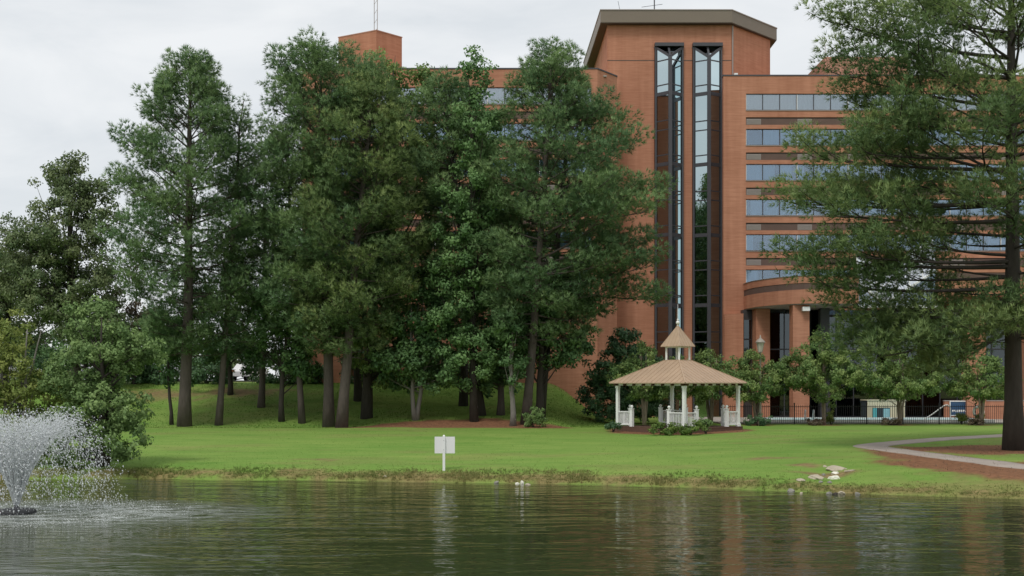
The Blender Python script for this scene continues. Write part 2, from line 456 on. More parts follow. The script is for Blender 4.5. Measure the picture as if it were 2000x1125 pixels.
def ground_material():
    m, nt, b = new_mat('lawn'); N, L = nt.nodes, nt.links
    b.inputs['Roughness'].default_value = 0.9; b.inputs['Specular IOR Level'].default_value = 0.1
    tc = N.new('ShaderNodeTexCoord')
    def noise(scale, detail=6, rough=0.6, st=(1,1,1)):
        mp = N.new('ShaderNodeMapping'); mp.inputs['Scale'].default_value = st
        L.new(tc.outputs['Object'], mp.inputs['Vector'])
        n = N.new('ShaderNodeTexNoise'); n.inputs['Scale'].default_value = scale; n.inputs['Detail'].default_value = detail
        n.inputs['Roughness'].default_value = rough; L.new(mp.outputs[0], n.inputs['Vector']); return n
    def ramp(src, p0, c0, p1, c1):
        r = N.new('ShaderNodeValToRGB'); r.color_ramp.elements[0].position = p0; r.color_ramp.elements[0].color = (*c0, 1)
        r.color_ramp.elements[1].position = p1; r.color_ramp.elements[1].color = (*c1, 1)
        L.new(src, r.inputs['Fac']); return r
    def mix(f, a, b_):
        x = N.new('ShaderNodeMix'); x.data_type = 'RGBA'; L.new(f, x.inputs['Factor']); L.new(a, x.inputs['A']); L.new(b_, x.inputs['B']); return x.outputs['Result']
    def attr(n):
        a = N.new('ShaderNodeAttribute'); a.attribute_name = n; return a.outputs['Fac']
    g1 = ramp(noise(0.30, 6, 0.65, (0.45, 1, 1)).outputs['Fac'], 0.34, (0.098, 0.232, 0.034), 0.68, (0.250, 0.330, 0.082))
    g2 = ramp(noise(14, 3).outputs['Fac'], 0.3, (0.120, 0.220, 0.038), 0.75, (0.210, 0.310, 0.072))
    f = N.new('ShaderNodeValue'); f.outputs[0].default_value = 0.38
    g3 = ramp(noise(1.1, 7, 0.7, (0.35, 1.1, 1)).outputs['Fac'], 0.32, (0.086, 0.200, 0.030), 0.70, (0.275, 0.350, 0.090))
    f3 = N.new('ShaderNodeValue'); f3.outputs[0].default_value = 0.40
    grass = mix(f3.outputs[0], mix(f.outputs[0], g1.outputs[0], g2.outputs[0]), g3.outputs[0])
    mul = ramp(noise(5, 6, 0.7).outputs['Fac'], 0.3, (0.120, 0.060, 0.034), 0.72, (0.300, 0.150, 0.082))
    dirt = ramp(noise(3, 7, 0.7).outputs['Fac'], 0.3, (0.130, 0.105, 0.045), 0.72, (0.310, 0.225, 0.110))
    c = mix(attr('worn'), grass, dirt.outputs[0])
    c = mix(attr('mulch'), c, mul.outputs[0])
    L.new(c, b.inputs['Base Color'])
    bp = N.new('ShaderNodeBump'); bp.inputs['Strength'].default_value = 0.6; bp.inputs['Distance'].default_value = 0.06
    L.new(noise(9, 5).outputs['Fac'], bp.inputs['Height']); L.new(bp.outputs[0], b.inputs['Normal'])
    return m
M['lawn'] = ground_material()
tag(link('ground', g_me, M['lawn']), kind='structure')

# path ribbon, 5 cm slab
def ribbon(name, line, w, mat, lift=0.02, thick=0.06):
    t = np.gradient(line, axis=0); t /= np.linalg.norm(t, axis=1)[:, None]
    nrm = np.stack([-t[:, 1], t[:, 0]], 1)
    cols = []
    offs = np.linspace(-w/2, w/2, 5)
    wob = 0.08*(vnoise(np.arange(len(line))*0.7, np.zeros(len(line)))-0.5)
    for o in offs:
        p = line + nrm*(o + wob[:, None])
        cols.append(np.column_stack([p, ground(p[:, 0], p[:, 1]) + lift]))
    zt = np.max([c[:, 2] for c in cols], axis=0)
    for c in cols: c[:, 2] = 0.5*c[:, 2] + 0.5*zt
    cols = [cols[0]-[0, 0, thick+0.05]] + cols + [cols[-1]-[0, 0, thick+0.05]]
    v = np.stack(cols, 1); k = len(cols); n = len(line)
    i = np.arange(n-1)[:, None]*k + np.arange(k-1)[None, :]
    f = np.stack([i, i+k, i+k+1, i+1], -1).reshape(-1, 4)
    return tag(link(name, fast_mesh(name, v.reshape(-1, 3), f), mat), kind='structure')
ribbon('path', path_c, 1.5, M['path'])

# pond
def water_material():
    m, nt, b = new_mat('pond_water'); N, L = nt.nodes, nt.links
    b.inputs['Base Color'].default_value = (0.036, 0.046, 0.018, 1)
    b.inputs['Roughness'].default_value = 0.04; b.inputs['IOR'].default_value = 1.333
    b.inputs['Specular IOR Level'].default_value = 0.5
    tc = N.new('ShaderNodeTexCoord')
    def noise(scale, st, rot=0.0, detail=3, dist=0.0):
        mp = N.new('ShaderNodeMapping'); mp.inputs['Scale'].default_value = st; mp.inputs['Rotation'].default_value = (0, 0, rot)
        L.new(tc.outputs['Object'], mp.inputs['Vector'])
        n = N.new('ShaderNodeTexNoise'); n.inputs['Scale'].default_value = scale; n.inputs['Detail'].default_value = detail
        n.inputs['Distortion'].default_value = dist
        L.new(mp.outputs[0], n.inputs['Vector']); return n.outputs['Fac']
    def math_(op, a, b_):
        x = N.new('ShaderNodeMath'); x.operation = op
        for i, s in enumerate((a, b_)):
            if isinstance(s, (int, float)): x.inputs[i].default_value = s
            else: L.new(s, x.inputs[i])
        return x.outputs[0]
    h1 = noise(0.62, (0.50, 1.5, 1), 0.10, 3, 1.0)
    h2 = noise(3.6, (0.6, 1.5, 1), -0.22, 2, 0.6)
    # wavelets around the fountain
    sub = N.new('ShaderNodeVectorMath'); sub.operation = 'DISTANCE'
    L.new(tc.outputs['Object'], sub.inputs[0]); sub.inputs[1].default_value = (FX, FY, 0)
    near = N.new('ShaderNodeMapRange'); near.inputs['From Min'].default_value = 3.2; near.inputs['From Max'].default_value = 17.0
    near.inputs['To Min'].default_value = 1.0; near.inputs['To Max'].default_value = 0.0
    L.new(sub.outputs['Value'], near.inputs['Value'])
    h3 = noise(11, (0.8, 1.2, 1), 0.4, 3, 0.2)
    wv = N.new('ShaderNodeTexWave'); wv.wave_type = 'RINGS'; wv.rings_direction = 'Z'
    wv.inputs['Scale'].default_value = 1.0; wv.inputs['Distortion'].default_value = 5.0; wv.inputs['Detail'].default_value = 2.0
    mpw = N.new('ShaderNodeMapping'); mpw.inputs['Location'].default_value = (-FX, -FY, 0)
    L.new(tc.outputs['Object'], mpw.inputs['Vector']); L.new(mpw.outputs[0], wv.inputs['Vector'])
    calm = noise(0.16, (0.5, 1.2, 1), 0.0, 2)
    amp = math_('ADD', math_('MULTIPLY', calm, 0.9), math_('MULTIPLY', near.outputs[0], 1.3))
    s = math_('ADD', math_('MULTIPLY', h1, 1.0), math_('MULTIPLY', h2, 0.14))
    s = math_('ADD', s, math_('MULTIPLY', math_('MULTIPLY', h3, near.outputs[0]), 0.05))
    s = math_('ADD', s, math_('MULTIPLY', math_('MULTIPLY', wv.outputs['Fac'], near.outputs[0]), 0.10))
    st_ = noise(1.3, (0.22, 2.0, 1), 0.06, 2, 0.3)
    sharp = math_('POWER', math_('MAXIMUM', math_('SUBTRACT', st_, 0.52), 0.0), 1.3)
    s = math_('ADD', s, math_('MULTIPLY', sharp, math_('ADD', math_('MULTIPLY', near.outputs[0], 3.2), 0.5)))
    s = math_('MULTIPLY', s, amp)
    # froth off the fountain; its pale base colour also paints in sky sheen
    dv = N.new('ShaderNodeMapping'); dv.inputs['Location'].default_value = (-(FX+1.0)*0.62, -FY, 0); dv.inputs['Scale'].default_value = (0.62, 1.0, 1)
    L.new(tc.outputs['Object'], dv.inputs['Vector'])
    ln_ = N.new('ShaderNodeVectorMath'); ln_.operation = 'LENGTH'; L.new(dv.outputs[0], ln_.inputs[0])
    fr_ = N.new('ShaderNodeMapRange'); fr_.inputs['From Min'].default_value = 2.0; fr_.inputs['From Max'].default_value = 4.4
    fr_.inputs['To Min'].default_value = 1.0; fr_.inputs['To Max'].default_value = 0.0; L.new(ln_.outputs['Value'], fr_.inputs['Value'])
    fz = noise(3.0, (0.5, 1.3, 1), 0.1, 5, 0.5)
    fm = N.new('ShaderNodeMapRange'); fm.inputs['From Min'].default_value = 0.38; fm.inputs['From Max'].default_value = 0.72; L.new(fz, fm.inputs['Value'])
    fac = math_('MULTIPLY', math_('MULTIPLY', fm.outputs[0], fr_.outputs[0]), 0.75)
    cm = N.new('ShaderNodeMix'); cm.data_type = 'RGBA'; L.new(fac, cm.inputs['Factor'])
    cm.inputs['A'].default_value = (0.036, 0.046, 0.018, 1); cm.inputs['B'].default_value = (0.62, 0.66, 0.66, 1)
    L.new(cm.outputs['Result'], b.inputs['Base Color'])
    L.new(math_('ADD', math_('MULTIPLY', fr_.outputs[0], 0.22), 0.04), b.inputs['Roughness'])
    bp = N.new('ShaderNodeBump'); bp.inputs['Strength'].default_value = 1.0; bp.inputs['Distance'].default_value = 0.11
    L.new(s, bp.inputs['Height']); L.new(bp.outputs[0], b.inputs['Normal'])
    return m
FX, FY = X(32, 34.7), 34.7
M['water'] = water_material()
wx = np.linspace(-260, 260, 40); wy = np.linspace(8, 60, 20)
WX, WY = np.meshgrid(wx, wy)
i = np.arange(19)[:, None]*40 + np.arange(39)[None, :]
tag(link('pond_water', fast_mesh('pond_water', np.stack([WX, WY, WX*0], -1).reshape(-1, 3), np.stack([i, i+1, i+41, i+40], -1).reshape(-1, 4)), M['water']), kind='structure')

# car park behind the grove and pool terrace
lot = MB().box(-120, -17, 97.5, 125, 2.0, 3.99); tag(lot.build('car_park', M['asphalt']), kind='structure')

# ------------------------------------------------------------------ hotel
hotel = empty('hotel_building', (12, 101, 1.0), 'red brick hotel tower block with ribbon windows and twin glass bays behind the trees', 'building')
HO = Vector((12, 101, 1.0))
def hb(mb, name, mat, parent=None, smooth=False):
    """world-space mesh as a part of the hotel (or a sub-part of one of its parts)"""
    mb.v = [(p[0]-HO.x, p[1]-HO.y, p[2]-HO.z) for p in mb.v]
    return mb.build(name, mat, parent or hotel, smooth)

PITCH, WH, MOD = 2.826, 1.316, 4.098
ROW0, PAR = 27.03, 28.55
ZB = 0.9

def facade(x0, xw0, nmod, x1, yf, rows, zbase):
    """ribbon-window front between x0 and x1, windows start at xw0"""
    xw1 = xw0 + nmod*MOD
    hb(MB().box(x0, xw0, yf, yf+0.5, zbase, PAR-0.1), 'wall', M['brick'])
    if x1 > xw1 + 0.02: hb(MB().box(xw1, x1, yf, yf+0.5, zbase, PAR-0.1), 'wall', M['brick'])
    hb(MB().box(xw0, xw1, yf, yf+0.5, ROW0, PAR-0.1), 'wall', M['brick'])
    for r in range(rows):
        zt = ROW0 - r*PITCH; zb = zt - WH
        last = r == rows-1
        sill = hb(MB().box(xw0, xw1, yf, yf+0.5, zb-0.576 if not last else zbase, zb), 'wall', M['brick'])
        hb(MB().box(xw0-0.02, xw1+0.02, yf-0.05, yf+0.14, zb-0.06, zb-0.002), 'sill', M['louver'], sill)
        if not last:
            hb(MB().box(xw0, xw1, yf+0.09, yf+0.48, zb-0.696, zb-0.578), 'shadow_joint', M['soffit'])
            band = hb(MB().box(xw0, xw1, yf+0.035, yf+0.47, zb-1.188, zb-0.698), 'spandrel_band', M['brown_band'])
            for k in range(nmod):
                lv = MB()
                xa = xw0 + k*MOD + 0.05
                lv.box(xa, xa+1.16, yf+0.02, yf+0.034, zb-1.17, zb-0.72)
                for q in range(6): lv.box(xa+0.03, xa+1.13, yf+0.0, yf+0.0199, zb-1.15+q*0.072, zb-1.15+q*0.072+0.035)
                hb(lv, 'louver', M['louver'], band)
            hb(MB().box(xw0, xw1, yf, yf+0.5, zb-1.51, zb-1.19), 'wall', M['brick'])
    hb(MB().box(xw0-0.2, xw1+0.2, yf+1.3, yf+1.4, ROW0-rows*PITCH, ROW0+0.3), 'dark_backing', M['room_dark'])  # dark sheet behind the windows, painted as the gloom of the rooms

# one window of three panes, copied along the rows
def corr(x0, x1, z0, z1):
    n = max(4, int((x1-x0)/0.07)); mb = MB()
    xs = np.linspace(x0, x1, n+1)
    v = [(x, 0.23 + 0.016*math.sin(i*1.9) + 0.008*math.sin(i*4.3), z) for z in (z0, z1) for i, x in enumerate(xs)]
    return mb.add(v, [(i, i+1, n+2+i, n+1+i) for i in range(n)])
pw = MOD/3
fr = MB()
fr.box(0.0, MOD, 0.10, 0.18, 0, 0.05).box(0.0, MOD, 0.10, 0.18, WH-0.05, WH)
for k in range(1, 4): fr.box(k*pw-0.028, k*pw+0.028 if k < 3 else k*pw, 0.09, 0.19, 0.05, WH-0.05)
frame_me = fr.mesh('window_frame')
pane_me = MB().box(0.03, pw-0.03, 0.135, 0.147, 0.05, WH-0.05).mesh('pane')
pale_me = MB().box(0.0, 0.05, 0.07, 0.19, 0.05, WH-0.05).mesh('pale_mullion')
cur_me = [corr(a, b, 0.04, WH-0.02).mesh('curtain') for a, b in ((0.02, pw*0.98), (0.02, pw*0.72), (pw*0.30, pw*0.99), (0.02, pw*0.45), (pw*0.1, pw*0.9), (0.02, pw*0.99))]
M['blind'] = principled('white_blind', (0.9, 0.88, 0.84), 0.9)
blind_me = [m.copy() for m in cur_me]
clear_me = pane_me.copy()
def windows(xw0, nmod, yf, rows):
    for r in range(rows):
        for k in range(nmod):
            p = Vector((xw0+k*MOD, yf, ROW0-r*PITCH-WH)) - HO
            w = link('window', frame_me, M['frame'], hotel, p)
            link('mullion', pale_me, M['white_metal'], w)
            for q in range(3):
                pn = link('pane', clear_me if r == 0 else pane_me, M['pane_clear'] if r == 0 else M['pane'], w, (q*pw, 0, 0))
                pn.rotation_euler = (random.gauss(0, 0.006), 0, random.gauss(0, 0.004))
                if r == 0 or random.random() > 0.08:
                    wb = r == 0 and random.random() < 0.75
                    link('curtain', (blind_me if wb else cur_me)[random.choice((0, 0, 5)) if r == 0 else random.choice((0, 1, 1, 2, 2, 3, 4, 5))], M['blind'] if wb else M['curtain'], w, (q*pw, 0, 0))

RWY, LWY = 97.5, 95.4
facade(16.99, 18.8, 7, 48.6, RWY, 6, ZB); windows(18.8, 7, RWY, 6)
LX0 = 6.24 - 5*MOD
facade(-16.5, LX0, 5, 6.72, LWY, 6, ZB); windows(LX0, 5, LWY, 6)
# bodies behind the fronts
hb(MB().prism([(16.995, 97.52), (17.4, 97.9), (18.79, 97.9), (18.79, 99.0), (48.4, 99.0), (48.4, 114), (18.5, 114), (18.5, 101.3), (17.72, 101.0)], ZB, PAR-0.3), 'wall', M['brick'])
hb(MB().prism([(6.721, 95.42), (8.46, 97.8), (8.46, 101.0), (7.6, 101.2), (7.6, 108), (-16.5, 108), (-16.5, 95.91), (LX0-0.21, 95.91), (LX0-0.21, 96.85), (6.5, 96.85), (6.5, 95.91), (6.721, 95.91)], ZB, PAR-0.1), 'wall', M['brick'])
# parapet copings
hb(MB().box(16.95, 48.65, RWY-0.04, RWY+0.6, PAR-0.1, PAR), 'coping', M['steel_dark'])
hb(MB().prism([(-16.55, 95.36), (6.75, 95.36), (8.5, 97.77), (8.5, 101.0), (7.6, 101.0), (7.6, 98.2), (6.4, 96.0), (-16.55, 96.0)], PAR-0.098, PAR+0.002), 'coping', M['steel_dark'])
hb(MB().box(-16.4, 7.5, 96.1, 107.9, PAR-0.5, PAR-0.4), 'roof', M['concrete'])

# ---- lift tower with two prismatic glass bays
TY = 101.0
hb(MB().prism([(7.93, TY), (11.85, TY), (11.85, TY+1), (7.93, TY+1)], ZB, 33.6), 'wall', M['brick'])
hb(MB().box(14.28, 15.0, TY, TY+1, ZB, 32.03), 'wall', M['brick'])
hb(MB().box(17.5, 18.27, TY, TY+1, ZB, 32.03), 'wall', M['brick'])
hb(MB().box(11.85, 18.27, TY, TY+1, 32.03, 33.6), 'wall', M['brick'])
hb(MB().prism([(7.93, TY+1), (18.27, TY+1), (18.27, 116), (7.7, 116)], ZB, 33.6), 'wall', M['brick'])
hb(MB().prism([(18.27, TY+0.003), (22.4, 105.3), (22.4, 116), (18.27, 116)], ZB, 33.6), 'wall', M['brick'])
hb(MB().tube([(18.36, TY-0.05, 28.3), (18.36, TY-0.05, 33.5)], 0.06, 8), 'downpipe', M['louver'])
for a, b in ((7.93, 11.85), (14.28, 15.0), (17.5, 18.27)):
    hb(MB().box(a, b, TY-0.012, TY+0.01, 30.60, 30.66), 'joint', M['soffit'])
roof_poly = [(7.33, 100.4), (18.2, 100.4), (23.04, 105.6), (23.04, 117), (6.9, 117)]
roof = hb(MB().prism(roof_poly, 33.62, 34.62), 'roof_fascia', M['fascia'])
cen = (14.5, 108)
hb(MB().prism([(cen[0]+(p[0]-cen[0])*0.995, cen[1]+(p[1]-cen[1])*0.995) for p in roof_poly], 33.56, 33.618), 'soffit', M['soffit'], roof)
hb(MB().prism([(cen[0]+(p[0]-cen[0])*1.006, cen[1]+(p[1]-cen[1])*1.006) for p in roof_poly], 34.622, 34.70), 'coping', M['louver'], roof)
ant = MB().tube([(12.2, 104, 34.7), (12.2, 104, 36.9)], 0.05, 6)
ant.bar((11.1, 104, 36.0), (12.9, 104, 36.25), 0.03); ant.bar((11.5, 103.5, 35.5), (13.2, 104.4, 35.2), 0.03); ant.bar((9.0, 103, 36.2), (9.3, 103, 34.7), 0.03)
hb(ant, 'antenna', M['steel_dark'], roof)
hb(MB().box(18.0, 18.28, 98.2, 98.5, PAR, PAR+0.32), 'floodlight', M['white'])

lev = [93, 118, 166, 183, 236, 254, 303, 321, 373, 391, 441, 459, 509, 527, 577, 596, 648, 668, 720, 760, 815]
thick = {183, 321, 459, 596, 720}
HEADZ, TIPZ = 31.74, 30.68
for (x0, x1, c, ty) in ((11.86, 14.27, 13.02, 99.9), (15.01, 17.49, 16.27, 100.2)):
    T = Vector((c, ty, 0)); A = Vector((x0+0.04, 100.98, 0)); B = Vector((x1-0.04, 100.98, 0))
    at = lambda p, z: (p.x, p.y, z)
    zs = [Z(p, 100.4) for p in lev[2:]] + [1.0]
    bay = hb(MB().bar(at(T, 1.0), at(T, TIPZ+0.05), 0.30, 0.24), 'bay_post', M['steel_dark'])
    for P in (A, B):
        inw = 0.10 if P is A else -0.10
        hb(MB().box(min(P.x, P.x+inw)-0.02, max(P.x, P.x+inw)+0.02, 100.78, 100.999, 1.0, HEADZ), 'bay_frame', M['steel_dark'], bay)
        n = (T-P).cross(Vector((0, 0, 1))).normalized()*0.012
        top0, top1 = HEADZ-0.12, TIPZ-0.05
        for k, z in enumerate(zs):
            h = 0.0
            zb0 = zb1 = z
            m = MB().hexa([at(P-n, zb0), at(T-n, zb1), at(T+n, zb1), at(P+n, zb0)], [at(P-n, top0), at(T-n, top1), at(T+n, top1), at(P+n, top0)])
            hb(m, 'pane', M['pane_mirror'], bay)
            top0 = top1 = z
        for k, pyl in enumerate(lev[1:]):
            z = Z(pyl, 100.4)
            w = 0.30 if pyl in thick else 0.09
            hb(MB().bar(at(P, z), at(T, z), 0.10, w), 'mullion', M['steel_dark'], bay)
        # sloping glazed cap
        Ch = Vector((c, 100.98, HEADZ)); Ph = Vector((P.x, 100.98, HEADZ)); Tt = Vector((c, ty, TIPZ))
        off = Vector((0, -0.01, 0.012))
        hb(MB().add([Ph, Ch, Tt, Ph+off, Ch+off, Tt+off], [(0, 1, 2), (5, 4, 3), (0, 2, 5, 3), (2, 1, 4, 5), (1, 0, 3, 4)]), 'pane', M['pane_dark'], bay)
        hb(MB().bar(Ph, Tt, 0.20), 'rafter', M['steel_dark'], bay)
    hb(MB().bar((c, 100.98, HEADZ), (c, ty, TIPZ), 0.16), 'rafter', M['steel_dark'], bay)
    hb(MB().box(x0, x1, 100.6, 100.998, HEADZ, 32.025), 'bay_head', M['steel_dark'], bay)
    hb(MB().box(x0, x1, 101.95, 101.99, ZB, HEADZ), 'dark_backing', M['room_dark'], bay)  # dark sheet in place of the unlit space behind the bay

# ---- roof-top structures
ph = [(-11.18, 100.0), (-14.6, 102.07), (-12.68, 104.14), (-9.26, 102.07)]
pent = hb(MB().prism(ph, PAR-0.5, 32.82), 'penthouse', M['brick'])
hb(MB().prism([(p[0]*1.0+(p[0]+11.93)*0.02, p[1]+(p[1]-102.07)*0.02) for p in ph], 32.822, 32.90), 'coping', M['brick_pale'], pent)
mast = MB()
for dx in (-0.13, 0.13): mast.tube([(-11.45+dx, 102.0, 32.9), (-11.45+dx, 102.0, 44)], 0.03, 6)
for k in range(14): mast.bar((-11.58, 102, 33.2+k*0.8), (-11.32, 102, 33.6+k*0.8), 0.025)
hb(mast, 'mast', M['louver'], pent)
box = hb(MB().box(X(1611, 104), 34, 104, 110, PAR-0.4, Z(111, 104)), 'plant_room', M['brick_pale'])
for k in range(18):
    xx = X(1611, 104)+0.15+k*0.42
    hb(MB().box(xx, xx+0.06, 103.95, 103.999, PAR-0.3, Z(111, 104)-0.05), 'rib', M['brick_pale'], box)
hb(MB().tube([(X(1614, 104), 104.4, Z(111, 104)), (X(1614, 104), 104.4, Z(86, 104))], 0.03, 6), 'antenna', M['louver'], box)

# ---- lobby: curved canopy, columns, glass
GZ0 = 0.95
curve = [(18.6, 97.47), (18.62, 96.2), (18.85, 94.7), (19.35, 93.1), (20.1, 91.6), (20.9, 90.6), (21.65, 90.0)]
plan = curve + [(25.72, 90.0), (25.72, 97.47)]
def inset(poly, k, c=(23.0, 95.0)): return [(c[0]+(p[0]-c[0])*k, c[1]+(p[1]-c[1])*k if p[1] < 97.4 else p[1]) for p in poly]
can = hb(MB().prism(plan, 9.68, 10.72), 'canopy', M['brick'])
hb(MB().prism(inset(plan, 0.993), 10.722, 11.20), 'canopy_band', M['brown_band'], can)
hb(MB().prism(plan, 11.202, 11.70), 'canopy_parapet', M['brick'], can)
hb(MB().prism(inset(plan, 1.006), 11.702, 11.76), 'coping', M['fascia'], can)
hb(MB().prism(inset(plan, 0.985), 9.62, 9.678), 'soffit', M['concrete'], can)
# curved side wall below the canopy
side = [(17.02, 97.49), (17.02, 97.2), (17.6, 96.6), (18.35, 96.2), (18.35, 97.49)]
hb(MB().prism(side, GZ0, 9.3), 'wall', M['brick'])
hb(MB().box(18.36, 19.10, 96.55, 97.45, GZ0, 9.6), 'wall', M['frame'])
lw = hb(MB().box(18.40, 19.06, 96.46, 96.50, 2.4, 8.9), 'window', M['frame'])
for k in range(4): hb(MB().box(18.44, 19.02, 96.42, 96.45, 2.5+k*1.6, 2.5+k*1.6+1.5), 'pane', M['pane_dark'], lw)
hb(MB().box(19.11, 20.2, 95.0, 97.45, GZ0, 9.6), 'pier', M['brick'])
cw = hb(MB().box(20.21, 40, 97.0, 97.1, GZ0, 9.6), 'dark_backing', M['room_dark'])  # lobby gloom painted as a dark sheet behind the glazing
for k in range(14):
    xa = 20.25 + k*1.37
    for (za, zb) in ((1.2, 3.6), (3.7, 6.4), (6.5, 9.55)):
        hb(MB().box(xa, xa+1.29, 96.2, 96.22, za, zb), 'pane', M['pane_dark'], cw)
    hb(MB().box(xa-0.08, xa, 96.14, 96.28, GZ0, 9.6), 'mullion', M['steel_dark'], cw)
    if k == 3 or k == 7: hb(MB().box(xa-0.35, xa+0.35, 94.4, 95.1, GZ0, 9.6), 'column', M['steel_dark'], cw)
for za in (1.1, 3.65, 6.45): hb(MB().box(20.21, 39.4, 96.15, 96.27, za-0.05, za+0.05), 'transom', M['steel_dark'], cw)
for px0, px1 in ((1549, 1581), (1889, 1926)):
    col = hb(MB().box(X(px0, 90.6), X(px1, 90.6), 90.6, 91.8, GZ0, 9.6), 'column', M['brick'])
hb(MB().box(X(1568, 90.2), X(1582, 90.2), 90.18, 90.58, Z(607, 90.2), Z(599, 90.2)), 'floodlight', M['white'])
# right-hand parapet over the entrance
rp = hb(MB().box(X(1832, 90), 44, 90, 97.3, Z(578, 90), Z(546, 90)), 'canopy', M['brick'])
hb(MB().box(X(1832, 90)+0.04, 44, 90.04, 97.3, Z(546, 90)+0.002, Z(532, 90)), 'canopy_band', M['brown_band'], rp)
hb(MB().box(X(1832, 90), 44, 90, 97.3, Z(532, 90)+0.002, Z(520, 90)), 'canopy_parapet', M['brick'], rp)
hb(MB().box(X(1832, 90)-0.05, 44, 89.95, 97.3, Z(520, 90)+0.002, Z(518, 90)), 'coping', M['fascia'], rp)
# glazed roof between the two canopies: two folded slopes that catch the sky
xa, xb, xm = 25.76, X(1830, 90), X(1728, 90)
zl, zh = 9.7, 13.0
atr = hb(MB().box(xa, xb, 89.9, 90.1, zl-0.35, zl-0.15), 'skylight_beam', M['white_metal'])
nseg = 4
for s0, s1, za, zb2 in ((xa, xm, 11.2, zl), (xm, xb, zl, 12.1)):
    for k in range(nseg):
        f0, f1 = k/nseg, (k+1)/nseg
        p = lambda f, y, up: (s0+(s1-s0)*f, y, za+(zb2-za)*f + up)
        b_ = [p(f0, 90.2, 0), p(f1, 90.2, 0), p(f1, 90.85, 2.5), p(f0, 90.85, 2.5)]
        hb(MB().hexa(b_, [(q[0], q[1], q[2]+0.02) for q in b_]), 'pane', M['pane_sky'], atr)
        hb(MB().bar(p(f0, 90.2, 0.03), p(f0, 90.85, 2.53), 0.07), 'glazing_bar', M['white_metal'], atr)
    hb(MB().bar(p(0, 90.15, 0.0), p(1, 90.15, 0.0), 0.14), 'glazing_bar', M['white_metal'], atr)
    hb(MB().bar(p(0, 90.5, 1.24), p(1, 90.5, 1.24), 0.06), 'glazing_bar', M['white_metal'], atr)
    # gable glass under the folds
    for k in range(3):
        f0, f1 = k/3, (k+1)/3
        b_ = [(s0+(s1-s0)*f0, 90.3, zl-0.15), (s0+(s1-s0)*f1, 90.3, zl-0.15), (s0+(s1-s0)*f1, 90.32, zl-0.15), (s0+(s1-s0)*f0, 90.32, zl-0.15)]
        t_ = [(q[0], q[1], za+(zb2-za)*((q[0]-s0)/(s1-s0))-0.02) for q in b_]
        hb(MB().hexa(b_, t_), 'pane', M['pane'], atr)


class Limbs:
    def __init__(s): s.v = []; s.f = []; s.n = 0
    def add(s, pts, rad, n=6):
        v, f = tube_arrays(np.asarray(pts, float), np.asarray(rad, float), n)
        s.v.append(v); s.f.append(f+s.n); s.n += len(v)
    def build(s, name, mat, parent):
        if not s.v: return None
        return link(name, fast_mesh(name, np.concatenate(s.v), np.concatenate(s.f), smooth=True), mat, parent)

# ------------------------------------------------------------------ pool terrace
PZ = 1.06
tag(MB().box(14.2, 60, 82.6, 97.3, 0.3, PZ).build('pool_terrace', M['concrete']), kind='structure')
px0, px1, py0, py1 = X(1500, 83), 33.0, 82.9, 88.5
M['coping_white'] = principled('pool_coping_white', (0.70, 0.70, 0.66), 0.7, var=0.12, scale=3)
tag(MB().box(px0, px1, py0, py0+0.45, PZ+0.002, PZ+0.20).box(px0, px1, py1-0.45, py1, PZ+0.002, PZ+0.20)
    .box(px0, px0+0.45, py0+0.45, py1-0.45, PZ+0.002, PZ+0.20).box(px1-0.45, px1, py0+0.45, py1-0.45, PZ+0.002, PZ+0.20).build('pool_coping', M['coping_white']), kind='structure')
M['pool_water'] = principled('pool_water', (0.10, 0.38, 0.45), 0.04, 0.5)
tag(MB().box(px0+0.45, px1-0.45, py0+0.45, py1-0.45, PZ+0.003, PZ+0.10).build('pool_water', M['pool_water']), kind='structure')

# picket fence round the pool: every picket a part
FYc = 82.1
fence = empty('pool_fence', (14.2, FYc, 0.95), 'black metal picket fence around the pool in front of the brick lobby', 'fence')
n_p = 0
pk = MB().box(-0.011, 0.011, -0.011, 0.011, 0.08, 1.34).mesh('picket')
post = MB().box(-0.035, 0.035, -0.035, 0.035, -0.15, 1.44).box(-0.045, 0.045, -0.045, 0.045, 1.44, 1.47).mesh('post')
x = 0.0
while x < 29.0:
    link('post', post, M['iron'], fence, (x, 0, 0))
    for k in range(1, 17 if x < 27 else 10):
        link('picket', pk, M['iron'], fence, (x + k*2.45/17, 0, 0)); n_p += 1
    x += 2.45
for z in (0.12, 1.22): link('rail', MB().box(0.036, 29.0, -0.018, 0.018, z-0.018, z+0.018).mesh('rail'), M['iron'], fence)

def rail_thing(name, label, pts, r, mat, cat):
    o = np.array(pts[0]); root = MB().tube(spline(np.array(pts)-o, 8), r, 8)
    t = root.build(name, mat, None, True, o)
    return tag(t, label, cat)
for k, (p, nm) in enumerate(((1569, 'left'), (1585, 'right'))):
    xx = X(p, 84)
    lad = empty('pool_ladder_rail', (xx, 83.3, PZ+0.2), 'bent white pool ladder rail %s the bark covered crape myrtle bed' % ('farther from' if k == 0 else 'next to'), 'handrail', 'pool ladder rails')
    m = MB().tube(spline([(0, 0, -0.02), (0, 0, 0.45), (0.02, 0.1, 0.62), (0.04, 0.35, 0.66), (0.06, 0.55, 0.45), (0.06, 0.6, 0.0)], 5), 0.028, 8)
    m.build('tube', M['white_metal'], lad, True)
    MB().lathe([(0.06, -0.02), (0.06, 0.02), (0.03, 0.03)], 10).build('flange', M['white_metal'], lad)
hr = empty('stair_handrail', (X(1797, 84), 83.2, PZ+0.2), 'long sloping white handrail with curved top at the pool steps', 'handrail')
L_ = (1848-1797)*84/F
MB().tube(spline([(0, 0, 0.0), (L_*0.35, 0, 0.42), (L_*0.7, 0, 0.88), (L_*0.84, 0, 1.0), (L_*0.95, 0, 0.93), (L_, 0, 0.72), (L_, 0, 0.0)], 6), 0.038, 8).build('tube', M['white_metal'], hr, True)
